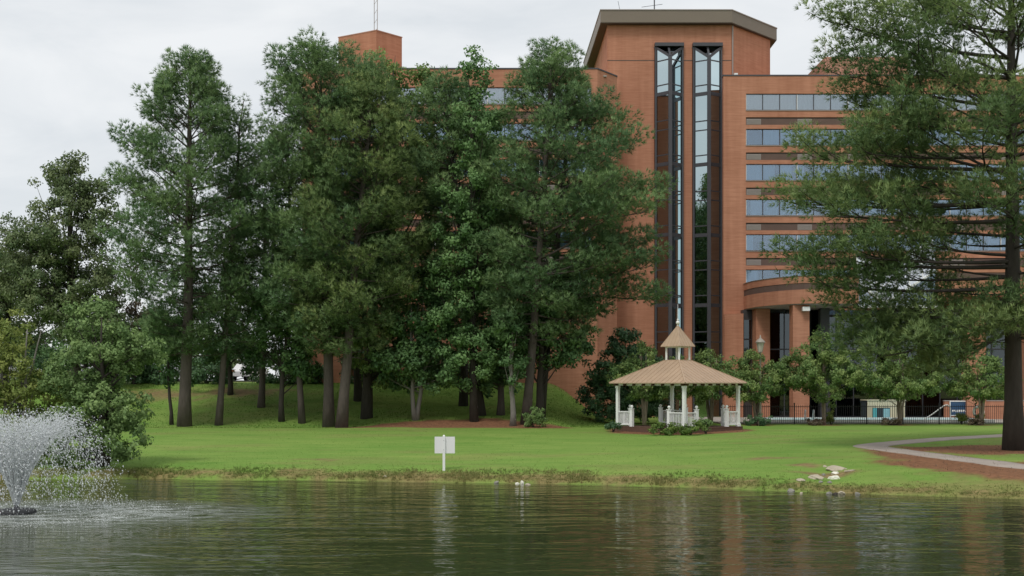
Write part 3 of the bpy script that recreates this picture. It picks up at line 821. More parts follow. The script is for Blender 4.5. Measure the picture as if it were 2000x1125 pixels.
MB().lathe([(0.07, -0.02), (0.07, 0.02)], 10, (L_, 0)).build('flange', M['white_metal'], hr)

# cream hut with turquoise front
M['cream'] = principled('cream_paint', (0.62, 0.58, 0.42), 0.7, var=0.08, scale=2)
M['teal'] = principled('turquoise_paint', (0.10, 0.42, 0.46), 0.6, var=0.06, scale=2)
M['teal_light'] = principled('light_turquoise_paint', (0.28, 0.55, 0.62), 0.6, var=0.2, scale=6)
M['hut_dark'] = principled('hut_opening', (0.04, 0.06, 0.07), 0.8)
hd = 89.6
hut = empty('pool_hut', (X(1694, hd), hd, PZ), 'low cream board clad pool hut with turquoise hatch', 'hut')
hw, hh = (1768-1694)*hd/F, 1.42
MB().box(0.01, hw-0.01, 0.05, 1.6, 0, hh-0.02).build('body', M['hut_dark'], hut)
nb = 15
for k in range(nb):
    MB().box(k*hw/nb+0.012, (k+1)*hw/nb-0.012, 0.0, 0.048, 0.02, hh).build('board', M['cream'], hut)
hx = (1704-1694)*hd/F; hx1 = (1738-1694)*hd/F
hatch = MB().box(hx, hx1, -0.05, -0.004, 0.02, 0.88).build('hatch', M['hut_dark'], hut)
MB().box(hx, hx+0.30, -0.07, -0.052, 0.02, 0.86).build('turquoise_panel', M['teal'], hatch)
MB().box(hx+0.78, hx1-0.04, -0.07, -0.052, 0.04, 0.82).build('turquoise_panel', M['teal_light'], hatch)
MB().box(-0.05, hw+0.05, -0.06, 1.65, hh, hh+0.05).build('roof', M['cream'], hut)

# brick garden wall with notice board behind the fence
gw = empty('garden_wall', (X(1845, 91), 91, PZ), 'low brown brick wall carrying the blue notice board', 'wall')
MB().box(0, 6.4, 0, 0.3, 0, 1.35).build('brickwork', M['brick'], gw)
MB().box(-0.03, 6.43, -0.03, 0.33, 1.352, 1.42).build('coping', M['louver'], gw)
M['notice_blue'] = principled('notice_blue', (0.035, 0.085, 0.17), 0.4, var=0.3, scale=1.5)
nb_ = empty('notice_board', (X(1855, 90.9), 90.94, PZ+0.25), 'blue notice board in a white frame fixed to the brown brick wall', 'notice board')
nw, nh = 1.95, 1.12
MB().box(0.06, nw-0.06, -0.02, 0.03, 0.06, nh-0.06).build('panel', M['notice_blue'], nb_)
MB().box(0, nw, -0.05, 0.03, 0, 0.058).box(0, nw, -0.05, 0.03, nh-0.058, nh).box(0, 0.058, -0.05, 0.03, 0.06, nh-0.06).box(nw-0.058, nw, -0.05, 0.03, 0.06, nh-0.06).build('frame', M['white'], nb_)
tx = MB()
for r, z in enumerate((0.36, 0.30)):
    xx = 0.16
    while xx < 1.5:
        w_ = random.uniform(0.05, 0.16); tx.box(xx, xx+w_, -0.026, -0.022, z, z+0.04 if r else z+0.09); xx += w_ + 0.05
tx.build('lettering', M['white'], nb_)
# life ring on a stand
lr = empty('life_ring', (X(1893, 83.6), 82.02, 0.95), 'white life ring hung on the pool fence beside the yellow green plants', 'life ring')
m = MB(); n1, n2 = 20, 8
for i_ in range(n1):
    for j_ in range(n2):
        a, b = 2*math.pi*i_/n1, 2*math.pi*j_/n2
        m.v.append(((0.33+0.085*math.cos(b))*math.cos(a), -0.09+0.07*math.sin(b), 0.88+(0.33+0.085*math.cos(b))*math.sin(a)))
m.f += [(i_*n2+j_, ((i_+1) % n1)*n2+j_, ((i_+1) % n1)*n2+(j_+1) % n2, i_*n2+(j_+1) % n2) for i_ in range(n1) for j_ in range(n2)]
m.build('ring', M['white'], lr, True)
MB().tube([(0, -0.05, 1.25), (0, 0.02, 1.36)], 0.012, 6).build('hook', M['iron'], lr)
ln = MB()
for k in range(4):
    a = math.pi/4 + k*math.pi/2
    ln.bar((0.25*math.cos(a), -0.172, 0.88+0.25*math.sin(a)), (0.41*math.cos(a), -0.172, 0.88+0.41*math.sin(a)), 0.05, 0.09)
ln.build('rope_band', M['louver'], lr)

# ------------------------------------------------------------------ gazebo
GC = (9.84, 72.0)
gzb = empty('gazebo', (GC[0], GC[1], gz(*GC)), 'white open gazebo with tan metal roof, cupola and half railings on the lawn', 'gazebo', rz=math.radians(-2))
g0 = gz(*GC)
zd = 1.20 - g0                                  # deck level
def corner(r, k): a = -math.pi/2 + k*math.pi/2; return Vector((r*math.cos(a), r*math.sin(a), 0))
RP, RE, RC = 3.55, 4.08, 0.78
zE, zT = 3.80-g0, 5.10-g0
dk = MB().prism([tuple(corner(RP+0.28, k))[:2] for k in range(4)], -0.35, zd-0.04).build('deck', M['deck_wood'], gzb)
# deck planks run parallel to one pair of sides
s_ = (RP+0.30)/math.sqrt(2)
for k in range(30):
    a0 = -s_ + k*2*s_/30
    pl = MB().box(a0+0.006, a0+2*s_/30-0.006, -s_, s_, zd-0.038, zd)
    pl.v = [((p[0]-p[1])*math.sqrt(.5), (p[0]+p[1])*math.sqrt(.5), p[2]) for p in pl.v]
    pl.build('plank', M['deck_wood'], dk)
for k in range(4):
    P = corner(RP, k)
    m = MB().box(-0.085, 0.085, -0.085, 0.085, zd, zE-0.20).box(-0.12, 0.12, -0.12, 0.12, zd, zd+0.16).box(-0.11, 0.11, -0.11, 0.11, zE-0.34, zE-0.202)
    m.v = [((p[0]-p[1])*math.sqrt(.5)+P.x, (p[0]+p[1])*math.sqrt(.5)+P.y, p[2]) for p in m.v]
    m.build('post', M['white'], gzb)
    for dirk in (k+1, k-1):
        Q = corner(RP, dirk); d = (Q-P).normalized()
        E = P + d*1.10
        rl = MB().bar((P+d*0.09)+Vector((0, 0, zd+0.86)), E+Vector((0, 0, zd+0.86)), 0.09, 0.06).build('railing', M['white'], gzb)
        MB().bar((P+d*0.12)+Vector((0, 0, zd+0.13)), E+Vector((0, 0, zd+0.13)), 0.06, 0.10).build('bottom_rail', M['white'], rl)
        for q in range(7):
            b = P + d*(0.20+q*0.115)
            MB().bar(b+Vector((0, 0, zd+0.18)), b+Vector((0, 0, zd+0.83)), 0.035).build('baluster', M['white'], rl)
        nw_ = MB().box(-0.09, 0.09, -0.09, 0.09, zd, zd+1.02).box(-0.115, 0.115, -0.115, 0.115, zd+1.02, zd+1.06)
        nw_.v = [((p[0]-p[1])*math.sqrt(.5)+E.x, (p[0]+p[1])*math.sqrt(.5)+E.y, p[2]) for p in nw_.v]
        npost = nw_.build('newel_post', M['white'], gzb)
        prof = [(0.035, zd+1.06), (0.045, zd+1.09)] + [(0.092*math.sin(t), zd+1.175-0.092*math.cos(t)) for t in np.linspace(0.4, math.pi-0.02, 7)]
        MB().lathe(prof, 12, (E.x, E.y)).build('ball_finial', M['white'], npost, True)
    # beams
    Q = corner(RP, k+1); d = (Q-P).normalized()
    MB().bar(P+d*0.09+Vector((0, 0, zE-0.09)), Q-d*0.09+Vector((0, 0, zE-0.09)), 0.12, 0.20).build('beam', M['white'], gzb)
# roof faces with standing seams
for k in range(4):
    a, b = corner(RE, k), corner(RE, k+1); c, d = corner(RC, k+1), corner(RC, k)
    zl_, zh_ = zE-0.02, zT
    out = (a+b).normalized()
    bot = [a+Vector((0, 0, zl_-0.05)), b+Vector((0, 0, zl_-0.05)), c+Vector((0, 0, zh_-0.05)), d+Vector((0, 0, zh_-0.05))]
    top = [a+Vector((0, 0, zl_)), b+Vector((0, 0, zl_)), c+Vector((0, 0, zh_)), d+Vector((0, 0, zh_))]
    face = MB().hexa(bot, top).build('roof_panel', M['copper_roof'], gzb)
    e = (b-a); Lb = e.length; e.normalize()
    am, tm = (a+b)/2, (c+d)/2
    run = (tm-am); S = run.length; sl = Vector((run.x, run.y, zh_-zl_)) / S
    half, top_half = Lb/2, (c-d).length/2
    nse = 16
    for q in range(1, nse):
        u = -half + q*Lb/nse
        v = S if abs(u) <= top_half else S*(half-abs(u))/(half-top_half)
        p0 = am + e*u + Vector((0, 0, zl_+0.012)); p1 = p0 + sl*v*0.985
        MB().bar(p0, p1, 0.018, 0.022).build('seam', M['copper_roof'], face)
        if q % 2: MB().bar(am+e*u+Vector((0, 0, zl_-0.12))-out*0.05, am+e*u-out*0.6+Vector((0, 0, zl_-0.10)), 0.05, 0.11).build('rafter', M['deck_wood'], face)
    MB().bar(a+Vector((0, 0, zl_+0.01)), d+Vector((0, 0, zh_+0.01)), 0.08, 0.05).build('hip_cap', M['copper_roof'], face)
# cupola
zc = 5.86-g0
cb = MB().prism([tuple(corner(RC+0.02, k))[:2] for k in range(4)], zT-0.06, zT+0.03).build('cupola', M['copper_roof'], gzb)
for k in range(4):
    for P in (corner(RC-0.10, k),):
        MB().box(P.x-0.055, P.x+0.055, P.y-0.055, P.y+0.055, zT+0.03, zc).build('cupola_post', M['white'], cb)
MB().prism([tuple(corner(RC-0.02, k))[:2] for k in range(4)], zc, zc+0.08).build('cupola_plate', M['white'], cb)
RQ, za_ = 1.02, 7.20-g0
for k in range(4):
    a, b = corner(RQ, k), corner(RQ, k+1)
    A, B, T = a+Vector((0, 0, zc+0.082)), b+Vector((0, 0, zc+0.082)), Vector((0, 0, za_))
    f = MB().add([A, B, T, A-Vector((0, 0, 0.04)), B-Vector((0, 0, 0.04))], [(0, 1, 2), (0, 3, 4, 1)]).build('roof_panel', M['copper_roof'], cb)
    for q in range(0, 6):
        p = A.lerp(B, q/6); top = T if q == 0 else A.lerp(B, q/6).lerp(T, 1-abs(q/6-0.5)*2) if False else p.lerp(T, 0.97 if q == 0 else 1-abs(q/6-0.5)*1.6)
        MB().bar(p, top if q == 0 else p + (T-(A+B)/2)*(1-abs(q/6-0.5)*2)*0.97, 0.03).build('seam', M['copper_roof'], cb)
fin = [(0.06, za_-0.08), (0.05, za_+0.0), (0.03, za_+0.04)] + [(0.03+0.09*math.sin(t), za_+0.14-0.1*math.cos(t)) for t in np.linspace(0.3, math.pi-0.3, 6)] + [(0.03, za_+0.26), (0.07, za_+0.30), (0.03, za_+0.36), (0.012, za_+0.4), (0.008, za_+1.25)]
MB().lathe(fin, 10).build('finial', M['white_metal'], cb, True)

# ------------------------------------------------------------------ white sign by the water (seen from behind)
sgx, sgy = X(867, 46.7), 46.7
sg = empty('lawn_sign', (sgx, sgy, gz(sgx, sgy)), 'blank white sign board on a white post at the pond edge', 'sign')
MB().box(-0.048, 0.048, -0.048, 0.048, -0.2, 1.33).add([(-0.05,-0.05,1.33),(0.05,-0.05,1.33),(0.05,0.05,1.33),(-0.05,0.05,1.33),(0,0,1.38)], [(0,1,4),(1,2,4),(2,3,4),(3,0,4),(0,3,2,1)]).build('post', M['white'], sg)
MB().box(-0.36, 0.42, 0.05, 0.075, 0.66, 1.30).build('board', M['white_metal'], sg)
bo = MB()
for z in (0.8, 1.16): bo.tube([(0, -0.055, z), (0, -0.047, z)], 0.012, 8)
bo.build('bolt', M['steel_dark'], sg)

# ------------------------------------------------------------------ lamp post behind the gazebo
lx, ly = X(1485, 80), 80.0
lp = empty('street_lamp', (lx, ly, gz(lx, ly)), 'old fashioned lamp post with a pale lantern among the crape myrtles', 'street lamp')
zt = Z(690, 80) - gz(lx, ly)
M['lamp_glass'] = principled('lamp_glass', (0.55, 0.52, 0.45), 0.35, 0.5)
M['lamp_metal'] = principled('lamp_metal', (0.30, 0.27, 0.23), 0.5, var=0.2, scale=6)
MB().lathe([(0.16, -0.1), (0.16, 0.25), (0.10, 0.4), (0.085, 0.9), (0.065, zt*0.6), (0.055, zt), (0.09, zt+0.02), (0.09, zt+0.06)], 12).build('pole', M['lamp_metal'], lp, True)
lan = MB().lathe([(0.13, zt+0.10), (0.25, zt+0.68)], 8).build('lantern', M['lamp_glass'], lp)
cg = MB()
for k in range(8):
    a = 2*math.pi*k/8; cg.bar((0.135*math.cos(a), 0.135*math.sin(a), zt+0.08), (0.258*math.cos(a), 0.258*math.sin(a), zt+0.70), 0.022)
cg.build('cage', M['lamp_metal'], lan)
MB().lathe([(0.14, zt+0.06), (0.14, zt+0.10)], 8).build('lantern_base', M['lamp_metal'], lan)
MB().lathe([(0.34, zt+0.70), (0.33, zt+0.73), (0.20, zt+0.90), (0.08, zt+0.98), (0.05, zt+1.05), (0.03, zt+1.2)], 12).build('lantern_roof', M['lamp_metal'], lan, True)

# ------------------------------------------------------------------ fountain
ftn = empty('pond_fountain', (FX, FY, 0), 'floating pond fountain throwing a wide plume of white spray', 'fountain')
prof = [(0.30, -0.06)] + [(0.42+0.13*math.cos(t), 0.03+0.10*math.sin(t)) for t in np.linspace(-1.4, 2.4, 8)] + [(0.20, 0.08)]
MB().lathe(prof, 28).build('float', principled('black_float', (0.03, 0.032, 0.035), 0.5, var=0.4, scale=8), ftn, True)
MB().lathe([(0.10, 0.02), (0.10, 0.16), (0.06, 0.20), (0.06, 0.26)], 14).build('nozzle', M['steel_dark'], ftn, True)
def spray():
    r = np.random.default_rng(11)
    n = 36000
    vz = np.sqrt(2*9.8*r.normal(2.28, 0.22, n).clip(1.2, 2.8))
    vr = np.where(r.random(n) < 0.6, r.normal(1.98, 0.14, n), r.beta(2.2, 1.4, n)*2.05)*(vz/6.8)**0.5
    T = 2*vz/9.8
    t = r.beta(0.9, 1.0, n)*T                     # denser near the nozzle
    # drops thin out on the way down
    keep = (t < T*0.62) | (r.random(n) < 0.8)
    vz, vr, t, T = vz[keep], vr[keep], t[keep], T[keep]; n = len(t)
    az = r.random(n)*2*np.pi
    strands = np.round(az/(2*np.pi)*38)/38*2*np.pi
    az = np.where(r.random(n) < 0.7, strands + r.normal(0, 0.035, n), az)
    rad = 0.05 + vr*t + r.normal(0, 0.012, n)*(1+4*t)
    z = 0.24 + vz*t - 4.9*t*t
    ok = z > 0.01
    az, rad, z, vz, vr, t = az[ok], rad[ok], z[ok], vz[ok], vr[ok], t[ok]; n = len(z)
    p = np.stack([rad*np.cos(az), rad*np.sin(az), z], 1)
    vel = np.stack([vr*np.cos(az), vr*np.sin(az), vz-9.8*t], 1)
    vel /= np.linalg.norm(vel, axis=1)[:, None]
    s = (0.0056 + 0.012*r.random(n)**3)*(1+0.35*(t > 0.5))
    le = s*(1.5+3.5*r.random(n))*np.where(t < 0.4, 2.5, 1.0)
    side = np.cross(vel, r.normal(size=(n, 3))); side /= np.linalg.norm(side, axis=1)[:, None]
    s2 = np.cross(vel, side)
    v = np.stack([p+vel*le[:, None], p+side*s[:, None], p-0.5*side*s[:, None]+0.87*s2*s[:, None], p-0.5*side*s[:, None]-0.87*s2*s[:, None]], 1).reshape(-1, 3)
    b = np.arange(n)[:, None]*4
    f = np.concatenate([b+np.array(q)[None, :] for q in ((0, 1, 2), (0, 2, 3), (0, 3, 1), (1, 3, 2))])
    # splashes where the drops land
    return v, f
sv, sf = spray()
M['spray'] = foliage('spray_drops', (0.93, 0.95, 0.96), (0.93, 0.95, 0.96), 0.55, 0.3)
o = link('spray', fast_mesh('spray', sv, sf), M['spray'], ftn); o['kind'] = 'stuff'
def jets():
    r = np.random.default_rng(14); L = Limbs()
    for k in range(84):
        az = 2*math.pi*k/84 + r.normal(0, 0.02); h = r.normal(2.25, 0.2); vz = math.sqrt(2*9.8*h)
        vr = r.normal(1.95, 0.12) if k % 5 else r.uniform(0.5, 1.8)
        t1 = r.uniform(0.22, 0.5); t = np.linspace(0, t1, 8)
        rad = 0.05 + vr*t + np.cumsum(r.normal(0, 0.004, 8)); z = 0.24 + vz*t - 4.9*t*t
        a = az + np.cumsum(r.normal(0, 0.008, 8))
        L.add(np.stack([rad*np.cos(a), rad*np.sin(a), z], 1), np.interp(t, [0, 0.12, t1], [0.026, 0.017, 0.004])*r.uniform(0.7, 1.2), 4)
    return L
def splash():
    r = np.random.default_rng(12)
    n = 7000
    rr = np.where(r.random(n) < 0.6, r.normal(3.3, 0.55, n), r.random(n)**0.7*3.6); az = r.random(n)*2*np.pi
    # drift of foam down-wind, to the right of the float
    dr = r.random(n) < 0.35
    x = rr*np.cos(az) + np.where(dr, r.random(n)*1.6, 0); y = rr*np.sin(az)
    z = np.abs(r.normal(0, 0.03, n)) + 0.004
    p = np.stack([x, y, z], 1)
    s = 0.003 + 0.008*r.random(n)**2
    e = np.array([[1.8, 0, 0], [0, 1.8, 0], [-1.8, 0, 0], [0, -1.8, 0], [0, 0, 1.0], [0, 0, -0.3]])
    v = (p[:, None, :] + s[:, None, None]*e[None]).reshape(-1, 3)
    b = np.arange(n)[:, None]*6
    f = np.concatenate([b+np.array(q)[None, :] for q in ((0, 1, 4), (1, 2, 4), (2, 3, 4), (3, 0, 4))])
    return v, f
jt = jets().build('jet', M['spray'], ftn); jt['kind'] = 'stuff'
sv, sf = splash()
o = link('splash', fast_mesh('splash', sv, sf), M['spray'], ftn); o['kind'] = 'stuff'

# ------------------------------------------------------------------ rocks along the water
M['rock_pale'] = principled('rock_pale', (0.42, 0.37, 0.28), 0.9, var=0.3, scale=3, bump=0.6, bscale=9)
M['rock_grey'] = principled('rock_grey', (0.25, 0.24, 0.21), 0.9, var=0.35, scale=3, bump=0.6, bscale=9)
M['rock_white'] = principled('rock_white', (0.74, 0.72, 0.62), 0.8, var=0.15, scale=4)
def rock(px, py, wpx, hpx, mat, label, flat=0.8, rz=0.0, group=None, z=None):
    xx, d = on_ground(px, py); g = max(gz(xx, d), 0.0)
    w, h = wpx*d/F, hpx*d/F
    bm = bmesh.new(); bmesh.ops.create_icosphere(bm, subdivisions=3, radius=1.0)
    r = random.Random(int(px*7+py))
    off = Vector((r.random()*9, r.random()*9, r.random()*9))
    cuts = [(Vector((r.uniform(-1, 1), r.uniform(-1, 1), r.uniform(-0.2, 1))).normalized(), r.uniform(0.55, 0.85)) for _ in range(9)]
    for v in bm.verts:
        p = v.co.copy()
        for n, t in cuts:
            q = p.dot(n) - t
            if q > 0: p -= n*q*0.9
        p *= 1 + 0.10*math.sin(p.x*4+off.x)*math.sin(p.y*5+off.y) + 0.06*math.sin(p.z*9+off.z+p.x*7)
        v.co = Vector((p.x*w*0.58, p.y*w*0.48*flat, p.z*h*0.75))
    me = bpy.data.meshes.new('rock'); bm.to_mesh(me); bm.free()
    o = link('rock', me, mat, None, (xx, d, g + h*0.12)); o.rotation_euler = (0, 0, rz)
    return tag(o, label, 'rock', group)
GR = 'stones in the gully at the pond edge'
rock(1635, 917, 36, 11, M['rock_pale'], 'widest flat pale stone slab at the top of the grassy gully', 0.9, 0.1, GR)
rock(1611, 912, 9, 4, M['rock_pale'], 'small pale stone beside the wide slab at the gully top', 1, 0, GR)
rock(1661, 920, 26, 4, M['rock_pale'], 'thin slanting pale stone against the wide gully slab', 0.4, 0.5, GR)
rock(1594, 935, 28, 10, M['rock_pale'], 'rounded pale boulder half sunk in the gully side', 0.9, -0.3, GR)
rock(1628, 936, 22, 11, M['rock_white'], 'bright whitish boulder in the middle of the gully', 0.9, 0.4, GR)
rock(1631, 926, 14, 6, M['rock_white'], 'small whitish stone just behind the bright gully boulder', 0.9, 0.2, GR)
rock(1609, 929, 8, 6, M['rock_grey'], 'small grey stone between the two larger gully boulders', 0.9, 0, GR)
rock(1603, 942, 8, 5, M['rock_grey'], 'little grey stone below the rounded pale boulder', 0.9, 0, GR)
rock(1621, 943, 10, 5, M['rock_grey'], 'little flat grey stone below the bright gully boulder', 0.9, 0, GR)
rock(1565, 939, 17, 6, M['rock_pale'], 'flat pale stone lying alone in the grass beside the gully', 0.8, -0.2, GR)
rock(1545, 957, 17, 9, M['rock_grey'], 'grey blocky stone on the bank by the waterline grass', 0.8, 0.1, GR)
GW = 'stones standing in the shallow water'
rock(1619, 965, 13, 7, M['rock_grey'], 'grey stone touching the dark stone in the shallows', 0.9, 0.2, GW)
rock(1631, 966, 11, 6, M['bark_dark'], 'dark wet stone between grey and cream stones in the shallows', 0.9, 0, GW)
rock(1644, 965, 16, 8, M['rock_pale'], 'cream stone at the end of the row in the shallows', 0.9, -0.1, GW)
rock(1674, 966, 12, 6, M['rock_grey'], 'greenish grey stone standing alone in the shallows', 0.9, 0.2, GW)
rock(1565, 964, 6, 3.5, M['rock_pale'], 'tiny round cream stone at the waterline by the gully', 1, 0, GW)
rock(1020, 945, 6, 9, M['rock_white'], 'small upright white stone at the foot of the bank', 1, 0)
rock(1011, 945, 9, 4, M['rock_white'], 'small flat white stone lying against the upright white one', 0.7, 0)
rock(1031, 943, 10, 4, M['rock_pale'], 'small flat cream stone on the other side of the upright white one', 0.7, 0)
rock(263, 930, 6, 3, M['rock_pale'], 'tiny pale stone at the waterline under the leafy bank tree', 1, 0)
rock(752, 938, 7, 4, M['rock_pale'], 'tiny pale stone in the bank grass near the white sign', 1, 0)
rock(970, 943, 10, 4, M['rock_grey'], 'small grey stone in dark bank grass short of the white stones', 1, 0)

# ------------------------------------------------------------------ parked cars on the hill
def car(px, d, col, label, rz, kind='sedan'):
    x_ = X(px, d); root = empty('parked_car', (x_, d, 4.0), label, 'car', 'cars parked behind the grove', rz)
    paint = principled('car_paint', col, 0.25, 0.5)
    H = 1.45 if kind == 'sedan' else 1.85
    Lc, Wd = (4.6, 1.8) if kind == 'sedan' else (5.1, 1.95)
    if kind == 'sedan': prof = [(-2.3,.35),(-2.3,.75),(-2.1,.92),(-1.5,.98),(-0.95,1.42),(0.45,1.45),(1.1,1.0),(2.05,.88),(2.28,.7),(2.3,.35)]
    else: prof = [(-2.5,.4),(-2.5,1.0),(-2.3,1.75),(-2.0,1.85),(0.6,1.85),(1.3,1.15),(2.3,1.02),(2.52,.8),(2.52,.4)]
    def ext(pr, w, inn=0.0):
        n = len(pr); m = MB()
        tw = lambda z: w*(0.86 if z > 1.2 else 1.0)
        v = [(p[0], -tw(p[1])/2, p[1]) for p in pr] + [(p[0], tw(p[1])/2, p[1]) for p in pr]
        return m.add(v, [tuple(range(n)), tuple(range(n, 2*n))[::-1]] + [(i, n+i, n+(i+1) % n, (i+1) % n) for i in range(n)])
    body = ext(prof, Wd).build('body', paint, root)
    for s in (-1, 1):
        y_ = s*Wd*0.475
        if kind == 'sedan': q = [(-1.35, 1.0), (-0.92, 1.36), (0.40, 1.38), (0.95, 1.0)]
        else: q = [(-2.2, 1.15), (-2.1, 1.70), (0.52, 1.70), (1.02, 1.18)]
        yy = lambda z: s*Wd*(0.43 if z > 1.2 else 0.5) + s*0.012
        MB().add([(p[0], yy(p[1]), p[1]) for p in q]+[(p[0], yy(p[1])-s*0.03, p[1]) for p in q], [(0,1,2,3),(7,6,5,4),(0,4,5,1),(1,5,6,2),(2,6,7,3),(3,7,4,0)]).build('side_window', M['carglass'], body)
        for wx_ in (-1.42, 1.42):
            w = MB().tube([(wx_, s*(Wd/2-0.2), 0.33), (wx_, s*(Wd/2+0.02), 0.33)], 0.33, 16).build('wheel', M['rubber'], root)
            MB().tube([(wx_, s*(Wd/2+0.021), 0.33), (wx_, s*(Wd/2+0.03), 0.33)], 0.20, 12).build('rim', M['chrome'], w)
        MB().box(Lc/2-0.03, Lc/2+0.02, s*0.62-0.18, s*0.62+0.18, 0.68, 0.82).build('headlight', M['lamp_glass'], root)
        MB().box(-Lc/2-0.02, -Lc/2+0.03, s*0.66-0.16, s*0.66+0.16, 0.72, 0.88).build('tail_light', TAIL, root)
    return root
TAIL = principled('tail_light', (0.45, 0.02, 0.015), 0.3, 0.5)
WHITE_P = (0.75, 0.76, 0.77)
car(487, 104, WHITE_P, 'white parked car seen between the pine trunks', 1.45)
car(166, 103, WHITE_P, 'white van with a red tail light behind the leafy bank tree', -1.3, 'van')
car(172, 108, (0.42, 0.03, 0.025), 'red parked car just behind the white van', 0.1)
car(20, 103, (0.70, 0.71, 0.72), 'pale silver van parked behind the yellow green bush', 0.2, 'van')
car(318, 104, (0.45, 0.47, 0.5), 'silver parked car behind the slim sapling', 1.5)


# ------------------------------------------------------------------ trees
def unit(a): return a/(np.linalg.norm(a, axis=-1, keepdims=True)+1e-9)

def facing(v, f, nrm):
    """turn faces so that their winding agrees with the wanted normals"""
    g = np.cross(v[f[:, 1]]-v[f[:, 0]], v[f[:, 2]]-v[f[:, 0]])
    bad = (g*nrm[f[:, 0]]).sum(1) < 0
    f = f.copy(); f[bad] = f[bad][:, ::-1]
    return f

def needle_mesh(name, P, A, T, Nn, r, K=6, L=(0.24, 0.38), w=0.055, spread=0.72):
    """P tuft centres, A tuft axes, T tint per tuft, Nn puff normals -> fans of needle blades"""
    n = len(P)
    d = unit(A[:, None, :] + spread*unit(r.normal(size=(n, K, 3))))
    ln = r.uniform(*L, size=(n, K, 1))
    side = unit(np.cross(d, r.normal(size=(n, K, 3))))*w*0.5
    base = P[:, None, :] + 0*d
    v = np.stack([base-side, base+side, base+d*ln], 2).reshape(-1, 3)
    nm = np.repeat(unit(Nn[:, None, :] + 0.35*d + 0.25*r.normal(size=(n, K, 3))).reshape(-1, 3), 3, 0)
    f = facing(v, np.arange(n*K*3).reshape(-1, 3), nm)
    t = np.clip(T[:, None] + r.normal(0, 0.12, (n, K)), 0, 1)
    return fast_mesh(name, v, f, np.repeat(t.ravel(), 3), True, nm)

def leaf_mesh(name, P, N_, T, r, size=(0.11, 0.19), aspect=0.62):
    """P leaf bases, N_ leaf-mass normals, T tint -> folded leaf blades (two triangles)"""
    n = len(P)
    nn = unit(N_ + 0.9*unit(r.normal(size=(n, 3))))
    d = unit(np.cross(nn, r.normal(size=(n, 3))))
    s = np.cross(nn, d)
    L = r.uniform(*size, size=(n, 1)); wd = L*aspect*0.5
    droop = nn*L*0.12
    v = np.stack([P, P+d*L*0.5+s*wd-droop*0.6, P+d*L-droop, P+d*L*0.5-s*wd-droop*0.6], 1).reshape(-1, 3)
    b = np.arange(n)[:, None]*4
    f = np.concatenate([b+np.array([[0, 1, 2]]), b+np.array([[0, 2, 3]])])
    nm = np.repeat(unit(N_ + 0.45*r.normal(size=(n, 3)) + 0.4*nn), 4, 0)
    return fast_mesh(name, v, facing(v, f, nm), np.repeat(np.clip(T, 0, 1), 4), True, nm)

def trunk_line(H, lean, r, wob=0.25, n=12):
    h = np.linspace(0, 1, n)
    w = np.cumsum(r.normal(0, wob*0.25, (n, 2)), 0); w -= w[0]; w *= (h**0.7)[:, None]
    # lean: list of (fraction, dx, dy)
    fr = [0]+[q[0] for q in lean]; dx = [0]+[q[1] for q in lean]; dy = [0]+[q[2] for q in lean]
    return np.stack([np.interp(h, fr, dx)+w[:, 0], np.interp(h, fr, dy)+w[:, 1], h*H], 1)

def at_h(line, z):
    return np.array([np.interp(z, line[:, 2], line[:, 0]), np.interp(z, line[:, 2], line[:, 1]), z])

def branch_curve(p0, az, el, L, r, up=0.25, n=6):
    t = np.linspace(0, 1, n)
    d = np.array([math.cos(az)*math.cos(el), math.sin(az)*math.cos(el), math.sin(el)])
    side = np.array([-math.sin(az), math.cos(az), 0])
    return p0 + t[:, None]*d*L + (t**2)[:, None]*np.array([0, 0, up*L]) + (np.sin(t*3.0))[:, None]*side*r.normal(0, 0.05)*L

def add_clumps(store, cen, rad, n, r, fl=0.74, upb=0.45, tint=None, out=None):
    """spread n tufts in a flattened puff"""
    d = unit(r.normal(size=(n, 3))); rr = (0.42+0.58*r.random(n)**0.6)[:, None]
    off = d*rr*rad*np.array([1, 1, fl])
    ax = unit(d*np.array([1, 1, 0.8]) + np.array([0, 0, upb]) + (0 if out is None else out*0.5))
    store[0].append(cen+off); store[1].append(ax); store[3].append(unit(d*rr + np.array([0, 0, 0.25])))
    base = (r.beta(2.2, 3.0) if tint is None else tint) + r.normal(0, 0.17)
    store[2].append(np.clip(base + r.normal(0, 0.10, n), 0, 1))

